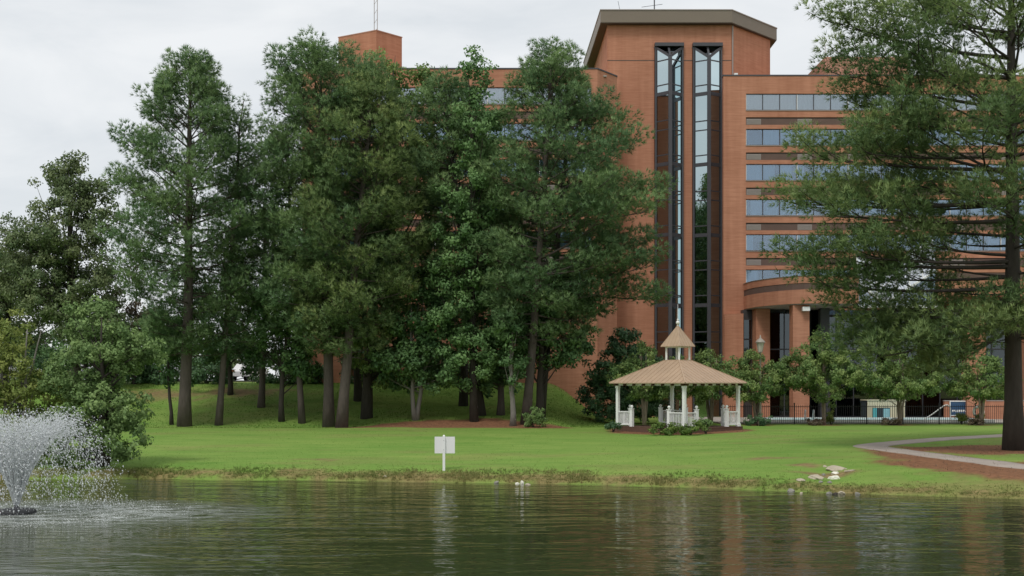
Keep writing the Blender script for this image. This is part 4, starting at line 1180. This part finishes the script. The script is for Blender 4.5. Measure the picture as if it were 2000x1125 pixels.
def pine(label, px, py, d, top, prof, r0, crown_lo, seed, lean_top=None, nper=4.2, whorl=0.82, tufts=31, dens=1.0, mat='needle', bark='bark_pine',
         asym=None, extra=(), K=10, nl=(0.25, 0.37), nwid=0.034, clump=(0.58, 0.95), snags=8, group='tall pines of the grove', name='pine_tree', sub=(3, 5), tmin=0.45):
    """prof: list of (photo row, half width in pixels at this distance), crown_lo/top: photo rows"""
    r = np.random.default_rng(seed)
    x0, y0 = X(px, d), d
    z0 = gz(x0, y0) - 0.05
    root = empty(name, (x0, y0, z0), label, 'tree', group)
    H = Z(top, d) - z0; cb = Z(crown_lo, d) - z0
    lean = [(0.5, ((lean_top or px)-px)*0.55*d/F, r.normal(0, 0.2)), (1.0, ((lean_top or px)-px)*d/F, r.normal(0, 0.3))]
    tl = trunk_line(H, lean, r)
    h = np.linspace(0, 1, len(tl))
    tr = r0*0.88*(1-h)**0.75 + 0.03; tr[0] *= 1.25
    tb = MB().tube(tl, tr, 12); tb.build('trunk', M[bark], root, True)
    pz = np.array([Z(q[0], d)-z0 for q in prof])[::-1]; pr = np.array([q[1]*d/F for q in prof])[::-1]
    lim = Limbs(); st = ([], [], [], [])
    def grow(p0, az, el, L, up, thick):
        c = branch_curve(p0, az, el, L, r, up)
        rad = np.linspace(thick, 0.015, len(c)); lim.add(c, rad, 5)
        ns = int(r.integers(*sub)*dens*(0.6+0.4*min(1, L/3)) + max(0, L-4.5)*1.3)
        out = np.array([math.cos(az), math.sin(az), 0.15])
        tint = r.beta(2.0, 3.0)
        for q in range(ns):
            t = tmin + (1-tmin)*(q+r.random())/ns
            b = np.array([np.interp(t, np.linspace(0, 1, len(c)), c[:, k]) for k in range(3)])
            sgn = 1 if q % 2 else -1
            a2 = az + sgn*r.uniform(0.5, 1.0)
            l2 = L*(0.34-0.16*t)*r.uniform(0.7, 1.2)+0.2
            s2 = branch_curve(b, a2, el+r.uniform(0.0, 0.35), l2, r, 0.3, 4)
            lim.add(s2, np.linspace(max(0.02, thick*0.35), 0.01, 4), 4)
            cr_ = r.uniform(*clump)*(0.62+0.38*min(1, L/3.5))
            add_clumps(st, s2[-1]+np.array([0, 0, 0.12]), cr_, int(tufts*r.uniform(0.7, 1.25)*(cr_/0.68)**2), r, tint=np.clip(tint+r.normal(0, .1), 0, 1), out=out)
            for e_ in range(int(l2/0.75) if l2 > 0.9 else int(r.random() < 0.25)):
                f_ = r.uniform(0.25, 0.85); sp = s2[0]*(1-f_)+s2[-1]*f_ if l2 > 0.9 else s2[1]
                add_clumps(st, sp+np.array([0, 0, 0.2])+r.normal(0, 0.12, 3), cr_*0.8, int(tufts*0.6), r, tint=np.clip(tint+r.normal(0, .1), 0, 1), out=out)
        add_clumps(st, c[-1]+np.array([0, 0, 0.1]), r.uniform(*clump)*0.8, int(tufts*0.8), r, tint=tint, out=out)
    z = cb; k = 0
    while z < H-0.6:
        fr = (z-cb)/(H-cb)
        n_b = max(2, int(round(nper*r.uniform(0.75, 1.25))))
        for q in range(n_b):
            az = k*2.4 + q*2*math.pi/n_b + r.normal(0, 0.25)
            Lb = np.interp(z, pz, pr)*r.uniform(0.72, 1.12)
            if asym: Lb *= 1 + asym(az, fr)
            Lb = max(0.5, Lb)
            el = np.interp(fr, [0, 0.4, 0.8, 1], [-0.10, 0.12, 0.5, 0.95]) + r.normal(0, 0.10)
            zz = min(H-0.3, z - math.sin(el)*Lb*0.95 + r.normal(0, 0.15))
            zz = max(zz, cb*0.9)
            grow(at_h(tl, zz), az, el, Lb, r.uniform(0.02, 0.16), 0.02+0.013*Lb)
        z += whorl*r.uniform(0.8, 1.2)*(1.0 if fr < 0.75 else 0.7); k += 1
    add_clumps(st, tl[-1]+np.array([0, 0, 0.0]), 0.45, int(tufts*1.0), r, 1.0)
    for (zpy, tpx, tpy, tdy) in extra:                    # long single boughs: attach row, tip pixel, tip depth offset
        p0 = at_h(tl, Z(zpy, d)-z0); tip = np.array([X(tpx, d+tdy)-x0, tdy, Z(tpy, d+tdy)-z0])
        v = tip-p0; L = np.linalg.norm(v)
        grow(p0, math.atan2(v[1], v[0]), math.asin(np.clip((v[2]-0.08*L)/L, -1, 1)), L, 0.08, 0.02+0.011*L)
    for q in range(snags):                               # bare dead stubs under the crown
        zz = cb*r.uniform(0.9, 1.05); L = r.uniform(0.4, 1.8)
        c = branch_curve(at_h(tl, zz), r.random()*6.28, r.uniform(-0.2, 0.25), L, r, -0.1, 4)
        lim.add(c, np.linspace(0.035, 0.008, 4), 4)
    lim.build('branches', M[bark], root)
    cr_o = link('crown', needle_mesh('crown', np.concatenate(st[0]), np.concatenate(st[1]), np.concatenate(st[2]), np.concatenate(st[3]), r, K, nl, nwid), M[mat], root)
    return root

def leafy(label, px, d, lobes, trunk, mat, bark, seed, leaves=70, clump=0.55, ncl=1.0, size=(0.17, 0.27), cat='tree', name='broadleaf_tree', group=None,
          stems=1, base_py=None, upn=0.5, zbase=None, hollow=0.35, fork=0.35, gravity=0.0, stem_spread=0.3, aspect=0.62):
    """lobes: (px, py, rx px, ry px, depth offset m) ellipsoids of the crown; trunk: (radius, lean px)"""
    r = np.random.default_rng(seed)
    x0, y0 = X(px, d), d
    z0 = (gz(x0, y0) if zbase is None else zbase) - 0.05
    root = empty(name, (x0, y0, z0), label, cat, group)
    st = ([], [], []); lim = Limbs()
    E = []
    for (lx_, ly_, rx, ry, dy) in lobes:
        dd = d+dy
        E.append((np.array([X(lx_, dd)-x0, dy, Z(ly_, dd)-z0]), np.array([rx*dd/F, 0.85*rx*dd/F, ry*dd/F])))
    top = max(e[0][2]+e[1][2]*0.3 for e in E); lo = min(e[0][2]-e[1][2] for e in E)
    mean = sum(e[0]*e[1][0] for e in E)/sum(e[1][0] for e in E)
    stl = []
    for s in range(stems):
        a = 2*math.pi*s/stems + r.random()
        ofs = np.array([math.cos(a), math.sin(a)])*(stem_spread if stems > 1 else 0)
        n = 9; h = np.linspace(0, 1, n)
        w = np.cumsum(r.normal(0, 0.05, (n, 2)), 0)*(trunk[0]/0.2)**0.3; w -= w[0]
        ln = np.stack([ofs[0]*(0.25+h*2.2)+w[:, 0]+(mean[0]*0.8+trunk[1]*d/F)*h**1.3, ofs[1]*(0.25+h*2.2)+w[:, 1]+mean[1]*0.6*h, h*top], 1)
        rr = trunk[0]*(1-h)**0.8*0.95+0.012; rr[0] *= 1.25
        stl.append(ln); tb_ = MB().tube(ln, rr, 10)
        tb_.build('trunk', M[bark], root, True)
    for c, R in E:
        vol = R[0]*R[1]*R[2]
        n_c = max(4, int(ncl*3.0*vol**0.72/clump**1.6))
        dirs = unit(r.normal(size=(n_c, 3))); rad = (hollow + (1-hollow)*r.random(n_c)**0.5)[:, None]
        cc = c + dirs*rad*R*(1+0.10*r.normal(size=(n_c, 1)))
        for i_, p in enumerate(cc):
            if p[2] < 0.15: p[2] = 0.15 + r.random()*0.3
            cl = clump*r.uniform(0.65, 1.3)
            nl_ = int(leaves*1.55*(cl/clump)**2*r.uniform(0.7, 1.2))
            dd = unit(r.normal(size=(nl_, 3))); q = (r.random(nl_)**0.42)[:, None]
            off = dd*q*cl*np.array([1, 1, 0.72]); off[:, 2] -= gravity*(np.hypot(off[:, 0], off[:, 1])**2)
            st[0].append(p+off); st[1].append(unit(dd*q + 0.35*dirs[i_] + np.array([0, 0, upn*0.6])))
            tn = r.beta(2.0, 2.6)
            st[2].append(np.clip(tn + r.normal(0, 0.13, nl_), 0, 1))
            if r.random() < fork*0.4:
                ln = stl[int(r.integers(len(stl)))]
                zz = max(0.25*lo if lo > 0 else 0.1, p[2]*r.uniform(0.5, 0.85)); zz = min(zz, ln[-1, 2]*0.97)
                b = at_h(ln, zz); m_ = (b+p)/2 + np.array([0, 0, -0.06*np.linalg.norm(p-b)]) + r.normal(0, 0.08, 3)
                t = np.linspace(0, 1, 5)[:, None]; cv = (1-t)**2*b + 2*t*(1-t)*m_ + t*t*p
                lim.add(cv, np.linspace(max(0.015, trunk[0]*0.28), 0.008, 5), 4)
    if len(lim.v) > 3: lim.build('branches', M[bark], root)
    link('crown', leaf_mesh('crown', np.concatenate(st[0]), np.concatenate(st[1]), np.concatenate(st[2]), r, size, aspect), M[mat], root)
    return root

# ---- pines of the grove
pine('tall pine with a rounded top standing apart at the open end of the grove', 360, 828, 79, 112,
     [(112, 20), (150, 55), (220, 92), (300, 120), (430, 138), (520, 120), (600, 95), (690, 62)], 0.42, 690, 101, lean_top=378, dens=1.3)
pine('slender sparse young pine with a pointed tip beside the rounded pine', 427, 830, 79.6, 190,
     [(190, 10), (260, 36), (360, 62), (460, 80), (560, 80), (680, 60)], 0.22, 680, 102, lean_top=470, dens=0.7, tufts=20, nper=3.6, clump=(0.4, 0.65), whorl=0.9)
pine('broad pine whose crown rises before the brick penthouse', 642, 836, 78.6, 98,
     [(96, 42), (120, 84), (165, 108), (260, 120), (360, 122), (470, 120), (560, 112), (670, 80)], 0.36, 672, 103, lean_top=636, dens=1.25)
pine('pine with pale trunk and low warm green boughs in the middle of the grove', 667, 836, 77.4, 150,
     [(150, 25), (200, 66), (300, 105), (400, 112), (520, 116), (600, 106), (690, 52)], 0.36, 692, 104, lean_top=712, dens=1.2, mat='needle_warm')
pine('thin dark pine behind the pale trunked pine', 590, 832, 80.6, 250,
     [(250, 25), (330, 70), (450, 90), (560, 90), (680, 70)], 0.21, 650, 105, lean_top=560, dens=0.7)
def asymJ(az, fr): return 0.55*max(0, math.cos(az))*(1 if fr < 0.72 else 0.25) - 0.12*max(0, -math.cos(az))
pine('big pine with long boughs reaching across the brick tower', 1027, 833, 78.2, 88,
     [(88, 22), (120, 52), (170, 76), (250, 100), (330, 122), (420, 128), (520, 122), (600, 96), (680, 60)], 0.32, 660, 106, lean_top=1078, dens=1.2, asym=asymJ,
     extra=((300, 1228, 290, -1.0), (400, 1275, 375, 0.5), (440, 1262, 415, -1.2), (520, 1245, 480, 0.2), (560, 1268, 520, -0.8), (560, 1272, 585, 0.6), (250, 1195, 235, -0.3), (600, 1205, 560, 1.0)))
pine('dark pine at the back of the grove near the brick tower', 1055, 826, 80.5, 150,
     [(150, 20), (220, 60), (330, 92), (450, 95), (560, 88), (650, 60)], 0.30, 640, 107, lean_top=1120, dens=0.7, bark='bark_dark')
pine('pine filling the gap behind the slender young pine', 510, 832, 86, 400,
     [(400, 20), (450, 55), (520, 80), (600, 95), (670, 80)], 0.24, 690, 108, lean_top=520, dens=0.9, tufts=24)

# ---- big pine on the near lawn
pine('huge pine with a thick dark trunk beside the curving path', 1980, 878, 53.7, -190,
     [(-190, 30), (-80, 130), (60, 220), (200, 260), (330, 265), (450, 235), (560, 180), (640, 140)], 0.43, 660, 109, lean_top=1978, dens=1.0, asym=lambda az, fr: -0.4*max(0, math.cos(az)), K=9, nl=(0.22, 0.35), nwid=0.029, sub=(4, 6), tmin=0.42,
     nper=3.8, whorl=0.95, tufts=37, clump=(0.52, 0.90), snags=14, bark='bark_dark', mat='needle_warm', group=None,
     extra=((110, 1645, 45, -0.8), (60, 1700, 20, 0.8), (150, 1650, 110, 0.6), (210, 1668, 150, -0.6), (250, 1672, 205, 0.8), (260, 1740, 230, -2.2), (330, 1600, 310, 0.3), (300, 1690, 300, -2.0),
            (390, 1562, 398, -0.4), (400, 1650, 385, 2.2), (430, 1640, 420, -2.4), (520, 1575, 512, 0.5), (510, 1655, 500, -2.0), (540, 1690, 545, 1.8), (560, 1615, 560, -1.0),
            (585, 1700, 640, 0.4), (590, 1760, 665, -1.4), (600, 1650, 600, -0.3), (640, 1880, 690, -2.8), (620, 1900, 640, -3.4), (600, 2090, 600, -2.6), (570, 1830, 660, 1.6), (625, 1700, 700, -0.8), (630, 1650, 672, 0.9), (640, 1790, 725, 0.2), (640, 1850, 722, -1.6), (610, 1940, 640, -3.0), (600, 2040, 640, -3.2)))

# ---- broadleaf trees of the grove
leafy('tall sweetgum with light green leaf clumps rising beside the big pine', 926, 79.2, [(935, 150, 38, 45, 0), (925, 260, 58, 85, -0.5), (918, 380, 66, 80, -0.8), (905, 500, 70, 85, -0.6), (890, 610, 78, 70, -0.4), (905, 700, 70, 55, 0)],
      (0.26, 0), 'leaf_gum', 'bark_dark', 201, leaves=62, clump=0.55, ncl=1.0, group='broadleaf trees of the grove')
leafy('yellow green tree whose feathery tips show in front of the brick penthouse', 716, 82, [(745, 125, 38, 36, 1.0), (800, 170, 46, 50, 0.8), (848, 165, 30, 44, 0.5), (810, 280, 80, 95, 0.5), (790, 420, 90, 100, 1), (770, 560, 90, 95, 0), (740, 680, 90, 65, -0.5)],
      (0.36, 0), 'leaf_myrtle', 'bark_dark', 202, leaves=60, clump=0.58, ncl=0.85, group='broadleaf trees of the grove', upn=0.2)
leafy('twin stemmed low tree with drooping leaves in the mulch bed', 812, 79.6, [(815, 620, 70, 70, 0), (790, 700, 66, 55, -0.5), (850, 690, 58, 60, 0.3), (815, 750, 55, 30, 0)],
      (0.16, 0), 'leaf_dark', 'bark_grey', 203, leaves=60, clump=0.5, stems=2, stem_spread=0.22, group='broadleaf trees of the grove', gravity=0.2)
leafy('dark broadleaf tree leaning towards the brick tower at the grove end', 1052, 79.8, [(1060, 560, 80, 75, 0), (1110, 620, 55, 70, -0.4), (1070, 680, 70, 45, 0.2), (1120, 690, 38, 45, -0.5), (1010, 640, 60, 80, 0)],
      (0.30, 0), 'leaf_dark', 'bark_dark', 204, leaves=64, clump=0.52, ncl=1.05, group='broadleaf trees of the grove')
leafy('short dark broadleaf tree between the sweetgum and the pale grey trunk', 978, 81.6, [(975, 600, 60, 100, 0), (985, 700, 62, 62, -0.5), (950, 740, 40, 30, -0.5)],
      (0.26, 0), 'leaf_dark', 'bark_pine', 205, leaves=60, clump=0.5, group='broadleaf trees of the grove')
leafy('pale grey trunked small tree in front of the round bush', 1002, 77.2, [(1000, 690, 38, 40, 0), (985, 640, 36, 40, 0.2), (1005, 745, 26, 20, 0)],
      (0.20, 0), 'leaf_dark', 'bark_grey', 206, leaves=50, clump=0.42, group='broadleaf trees of the grove')
leafy('dark thin trunked tree with low twigs between shrub and thin pine', 550, 81.2, [(555, 560, 72, 80, 0), (545, 670, 62, 55, 0.3), (590, 700, 45, 45, 0)],
      (0.19, 0), 'leaf_dark', 'bark_dark', 207, leaves=58, clump=0.5, group='broadleaf trees of the grove', gravity=0.15)
leafy('dark dense tree behind the leaning young pine trunk', 450, 90, [(440, 600, 80, 75, 0), (470, 690, 80, 40, 0), (400, 680, 55, 45, 0)],
      (0.2, 0), 'leaf_holly', 'bark_dark', 208, leaves=58, clump=0.6, group='broadleaf trees of the grove', zbase=2.8)
leafy('slim sapling beside the rounded pine trunk', 335, 80, [(335, 640, 45, 60, 0), (320, 700, 38, 35, 0), (345, 735, 30, 22, 0)],
      (0.12, 0), 'leaf_dark', 'bark_dark', 209, leaves=46, clump=0.45, group='broadleaf trees of the grove')
pine('tall pine hidden behind the light green sweetgum', 941, 822, 81.4, 150,
     [(150, 20), (190, 60), (260, 88), (360, 105), (470, 105), (580, 95), (690, 60)], 0.27, 660, 110, lean_top=868, dens=0.95, bark='bark_dark')
leafy('broad dark tree that closes the view behind the pines', 700, 88, [(690, 480, 110, 110, 0), (640, 620, 110, 80, 0), (760, 640, 90, 80, 0), (560, 440, 80, 100, 1)],
      (0.3, 0), 'leaf_dark', 'bark_dark', 211, leaves=58, clump=0.75, ncl=0.8, size=(0.16, 0.26), group='broadleaf trees of the grove', zbase=2.4)

leafy('tall dark tree that closes the view behind the sweetgum', 905, 86, [(925, 250, 70, 90, 0), (960, 380, 95, 110, 0), (900, 520, 100, 110, 0), (850, 360, 70, 110, 0), (1000, 560, 80, 100, 0)],
      (0.3, 0), 'leaf_dark', 'bark_dark', 212, leaves=56, clump=0.8, ncl=0.75, size=(0.20, 0.32), group='broadleaf trees of the grove')

# ---- trees left of the grove
leafy('tall dull olive oak behind the leafy bank tree', 150, 92, [(135, 350, 62, 58, 0), (120, 450, 85, 75, -1), (190, 410, 50, 70, 0.5), (140, 560, 110, 80, 0), (60, 520, 75, 80, 0), (190, 640, 90, 70, 0)],
      (0.4, 0), 'leaf_oak', 'bark_dark', 301, leaves=64, clump=0.65, ncl=1.5, zbase=3.2, group='olive trees beside the car park')
leafy('lower olive oak beyond the silver van and yellow green bush', 10, 96, [(15, 480, 75, 60, 0), (-40, 560, 90, 90, 0), (50, 600, 90, 80, 0), (0, 660, 90, 60, 0)],
      (0.35, 0), 'leaf_oak', 'bark_dark', 302, leaves=62, clump=0.7, ncl=1.2, zbase=3.4, group='olive trees beside the car park')
leafy('thin purplish brown tree between the oak and the rounded pine', 262, 94, [(262, 520, 30, 50, 0), (250, 600, 50, 55, 0), (285, 640, 50, 50, 0)],
      (0.16, 0), 'leaf_purple', 'bark_dark', 303, leaves=34, clump=0.5, ncl=0.8, zbase=3.2, group='olive trees beside the car park')
leafy('dark understorey tree behind the rounded pine trunk', 300, 95, [(300, 650, 70, 50, 0), (250, 690, 50, 30, 0)],
      (0.2, 0), 'leaf_holly', 'bark_dark', 304, leaves=50, clump=0.6, zbase=3.4, group='olive trees beside the car park')
leafy('leafy tree hanging over the water behind the fountain', 200, 48.8, [(185, 640, 50, 60, 0), (225, 690, 75, 55, -0.4), (280, 690, 44, 32, -0.3), (160, 720, 85, 70, 0.3), (200, 800, 95, 60, -0.5), (235, 855, 66, 42, -1.2), (140, 850, 75, 50, 0)],
      (0.16, 0), 'leaf_bank', 'bark_dark', 305, leaves=52, clump=0.32, ncl=1.7, size=(0.10, 0.18), stems=3, stem_spread=0.35, gravity=0.5)
leafy('yellow green bush at the pond edge beyond the fountain spray', 30, 49.6, [(20, 660, 45, 55, 0), (30, 740, 60, 70, 0), (80, 780, 60, 60, 0.3), (-30, 760, 60, 90, 0), (40, 850, 80, 50, -0.3)],
      (0.10, 0), 'leaf_yellow', 'bark_grey', 306, leaves=50, clump=0.32, ncl=1.5, size=(0.09, 0.17), cat='bush', name='bank_bush', stems=4, stem_spread=0.4)

# ---- wood beyond the car park
for k, (p, ty, lab) in enumerate(((-40, 600, 'far tree beyond the pale silver van'), (90, 640, 'far tree beyond the white van'), (215, 630, 'far tree beyond the red car'), (330, 640, 'far tree beyond the silver car'), (455, 650, 'far tree beyond the white car'))):
    leafy(lab, p, 128, [(p, ty+30, 62, 40, 0), (p-40, ty+70, 55, 40, 0), (p+40, ty+70, 55, 42, 0)], (0.25, 0), ('leaf_oak', 'leaf_dark')[k % 2], 'bark_dark', 350+k,
          leaves=50, clump=0.9, ncl=0.9, size=(0.28, 0.42), zbase=3.0, name='far_tree', group='far trees beyond the car park')

# ---- dark undergrowth along the car park edge
GU = 'dark shrubs along the car park edge'
for k, (p, ry, rx, lab) in enumerate(((405, 34, 44, 'dark shrub behind the leaning young pine trunk'), (436, 20, 24, 'low dark shrub beside the gap that shows the white car'), (545, 34, 40, 'dark shrub behind the thin dark trunked tree'),
                              (600, 40, 40, 'dark shrub behind the thin pine'), (300, 30, 44, 'dark shrub behind the slim sapling'), (230, 34, 50, 'dark shrub behind the leafy bank tree'), (90, 34, 60, 'dark shrub behind the yellow green bush'),
                              (720, 50, 50, 'dark shrub behind the flared dark trunk'), (850, 48, 60, 'dark shrub against the hotel base behind the twin stemmed tree'), (960, 40, 50, 'dark shrub against the hotel base behind the sweetgum'))):
    leafy(lab, p, 94.5, [(p, 758-ry, rx, ry, 0), (p-rx*0.5, 758-ry*0.8, rx*0.6, ry*0.8, 0.3), (p+rx*0.5, 758-ry*0.8, rx*0.6, ry*0.8, -0.2)], (0.05, 0), 'leaf_holly', 'bark_dark', 330+k,
          leaves=56, clump=0.5, ncl=1.0, size=(0.15, 0.24), cat='bush', name='shrub', group=GU, stems=3, stem_spread=0.2)

# ---- crape myrtles and evergreens round the gazebo and the pool
GM = 'crape myrtles along the pool fence'
def myrtle(label, px, d, top, wid, seed, base=None, lo=786, st=5):
    c = (top+lo)/2; h = (lo-top)/2
    return leafy(label, px, d, [(px, c-h*0.45, wid*0.50, h*0.65, 0), (px-wid*0.55, c+h*0.05, wid*0.55, h*0.60, 0.2), (px+wid*0.55, c-h*0.02, wid*0.55, h*0.62, -0.2), (px, c+h*0.30, wid*0.95, h*0.62, 0)],
                 (0.075, 0), 'leaf_myrtle', 'bark_tan', seed, leaves=54, clump=0.36, ncl=1.35, size=(0.13, 0.21), name='crape_myrtle', group=GM, stems=st, stem_spread=0.16, gravity=0.35, upn=0.3, aspect=0.5)
myrtle('tall crape myrtle in front of the brick lobby column', 1610, 80.4, 648, 82, 401)
myrtle('crape myrtle in front of the cream pool hut', 1757, 80.4, 680, 88, 402)
myrtle('crape myrtle beside the life ring and huge pine trunk', 1916, 80.4, 690, 70, 403)
myrtle('crape myrtle around the lamp post', 1478, 80.6, 690, 72, 404)
myrtle('bronze tinged crape myrtle just behind the gazebo roof', 1388, 82.5, 682, 64, 405)
myrtle('crape myrtle seen through the gazebo posts with bare pale stems', 1258, 78.5, 668, 66, 406, st=7)
myrtle('small crape myrtle behind the middle of the gazebo', 1335, 79.5, 690, 60, 407)
leafy('dark conical evergreen between the grassy slope and the gazebo', 1212, 83.5, [(1216, 672, 30, 38, 0), (1205, 725, 60, 52, 0), (1190, 775, 60, 50, 0), (1245, 735, 66, 58, 0.5), (1260, 785, 62, 40, 0.5)],
      (0.14, 0), 'leaf_holly', 'bark_dark', 408, leaves=62, clump=0.45, ncl=1.8, size=(0.14, 0.23), name='evergreen_tree', upn=0.6)

def bush(label, px, py, d, rx, ry, mat, seed, cat='bush', group=None, size=(0.07, 0.13), name='bush'):
    return leafy(label, px, d, [(px, py-ry, rx, ry, 0), (px-rx*0.5, py-ry*0.7, rx*0.6, ry*0.75, 0.1), (px+rx*0.5, py-ry*0.75, rx*0.6, ry*0.7, -0.1)], (0.02, 0), mat, 'bark_dark', seed,
                 leaves=50, clump=0.20, ncl=1.0, size=size, cat=cat, name=name, group=group, stems=3, stem_spread=0.08, hollow=0.2)
GB = 'low bushes around the gazebo'
bush('round leafy bush at the foot of the end grove trunks', 1042, 838, 76.2, 24, 26, 'leaf_bank', 501)
bush('wide yellowish bush in front of the front gazebo post', 1300, 849, 67.3, 30, 17, 'leaf_shrub', 502, group=GB)
bush('yellow green bush at the newel beside the front gazebo post', 1349, 849, 67.0, 28, 18, 'leaf_shrub', 503, group=GB)
bush('small dark green bush beside the gazebo opening', 1379, 844, 68.0, 16, 16, 'leaf_bank', 504, group=GB)
bush('dark low bush at the foot of the lamp post', 1480, 836, 79.0, 28, 14, 'leaf_holly', 505, group=GB)
bush('dark low bush by the gazebo corner nearest the slope', 1198, 838, 71.0, 12, 8, 'leaf_holly', 506, group=GB)
GY_ = 'yellow green plants along the pool fence'
bush('bright yellow green plant beside the tall crape myrtle stems', 1622, 826, 81.6, 7, 14, 'leaf_yellow', 507, 'plant', GY_, name='flowering_plant')
bush('bright yellow green plant before the blue notice board', 1878, 822, 81.5, 7, 9, 'leaf_yellow', 508, 'plant', GY_, name='flowering_plant')
bush('bright yellow green plant between the life ring and the myrtle stems', 1914, 826, 81.6, 6, 12, 'leaf_yellow', 509, 'plant', GY_, name='flowering_plant')
GT = 'dry grass clumps in the myrtle beds'
for k, (p, t) in enumerate(((1740, 'under the crape myrtle by the cream hut'), (1905, 'under the crape myrtle by the life ring'), (1590, 'under the tall crape myrtle'))):
    bush('brownish low shrub ' + t, p, 835, 79.6, 20, 6, 'leaf_purple', 520+k, group=GT)

# ------------------------------------------------------------------ grass
def blades(name, n, xr, yfun, keep, h, w, mat, seed, K=3, lean=0.5, tintf=None, hmod=None):
    r = np.random.default_rng(seed)
    x = r.uniform(*xr, n); y = yfun(x, r)
    k = keep(x, y, r); x, y = x[k], y[k]; n = len(x)
    # outside the view nothing is needed
    z = ground(x, y)
    P = np.stack([x, y, z-0.01], 1)
    d = unit(np.array([0, 0, 1.0]) + lean*r.normal(size=(n, K, 3)))
    ln = r.uniform(*h, size=(n, K, 1)); ln = ln*(hmod(x, y)[:, None, None] if hmod else 1.0); a = r.random((n, K, 1))*6.28
    side = np.concatenate([np.cos(a), np.sin(a), 0*a], -1)*w*0.5
    b = P[:, None, :] + 0.03*r.normal(size=(n, K, 3))*np.array([1, 1, 0])
    v = np.stack([b-side, b+side, b+d*ln], 2).reshape(-1, 3)
    t = tintf(x, y, r) if tintf else r.random(n)
    nm = np.repeat(unit(np.array([0, 0, 1.0]) + 0.22*r.normal(size=(n*K, 3))), 3, 0)
    f = facing(v, np.arange(n*K*3).reshape(-1, 3), nm)
    return tag(link(name, fast_mesh(name, v, f, np.repeat(np.clip(t, 0, 1), K*3), True, nm), M[mat]), kind='stuff')
def view(x, y, m=1.5): return np.abs(x) < y*1000/F + m
def lawn_keep(x, y, r):
    d = seg_dist(x, y, path_c[::4])
    return view(x, y) & (mulch_mask(x, y) < 0.35) & (d > 0.82) & (y - shore(x) > 0.3) & (worn_mask(x, y) < 0.25+0.75*r.random(len(x)))
def lawn_tint(x, y, r): return 0.05 + 0.9*vnoise(x*0.22, y*0.3) + r.normal(0, 0.08, len(x))
o = blades('lawn_grass', 30000, (-24, 33), lambda x, r: shore(x)+0.3+(r.random(len(x))**1.8)*30, lawn_keep, (0.02, 0.045), 0.03, 'grass', 61, 2, 0.7, lawn_tint)
tag(o, 'short mown grass covering the lawn', 'grass')
o = blades('hill_grass', 20000, (-32, 8), lambda x, r: 77+r.random(len(x))*18, lawn_keep, (0.05, 0.11), 0.04, 'grass', 62, 2, 0.5, lawn_tint)
tag(o, 'grass on the slope behind the grove', 'grass')
def bank_keep(x, y, r): return view(x, y) & (vnoise(x*0.9+2, y*0+1) + 0.6*r.random(len(x)) > 0.45)
o = blades('bank_grass', 9000, (-24, 24), lambda x, r: shore(x)+np.abs(r.normal(0, 0.6, len(x)))+0.03, bank_keep, (0.04, 0.14), 0.026, 'bank_grass', 63, 6, 0.42, lambda x, y, r: 0.75*vnoise(x*0.6+5, y*0.6)+0.45*np.exp(-(y-shore(x))/0.25)-0.1+r.normal(0, 0.15, len(x)), hmod=lambda x, y: (0.25+1.0*vnoise(x*1.1+31, y*0.8)**1.3)*(1-0.35*smooth01((x-7)/4)))
tag(o, 'rough drying grass along the pond bank', 'grass')
o = blades('pine_straw', 22000, (-24, 33), lambda x, r: 40+r.random(len(x))*42, lambda x, y, r: view(x, y) & (mulch_mask(x, y) > 0.5), (0.05, 0.12), 0.02, 'leaf_purple', 64, 3, 3.0)
tag(o, 'brown pine straw spread over the planting beds', 'mulch')
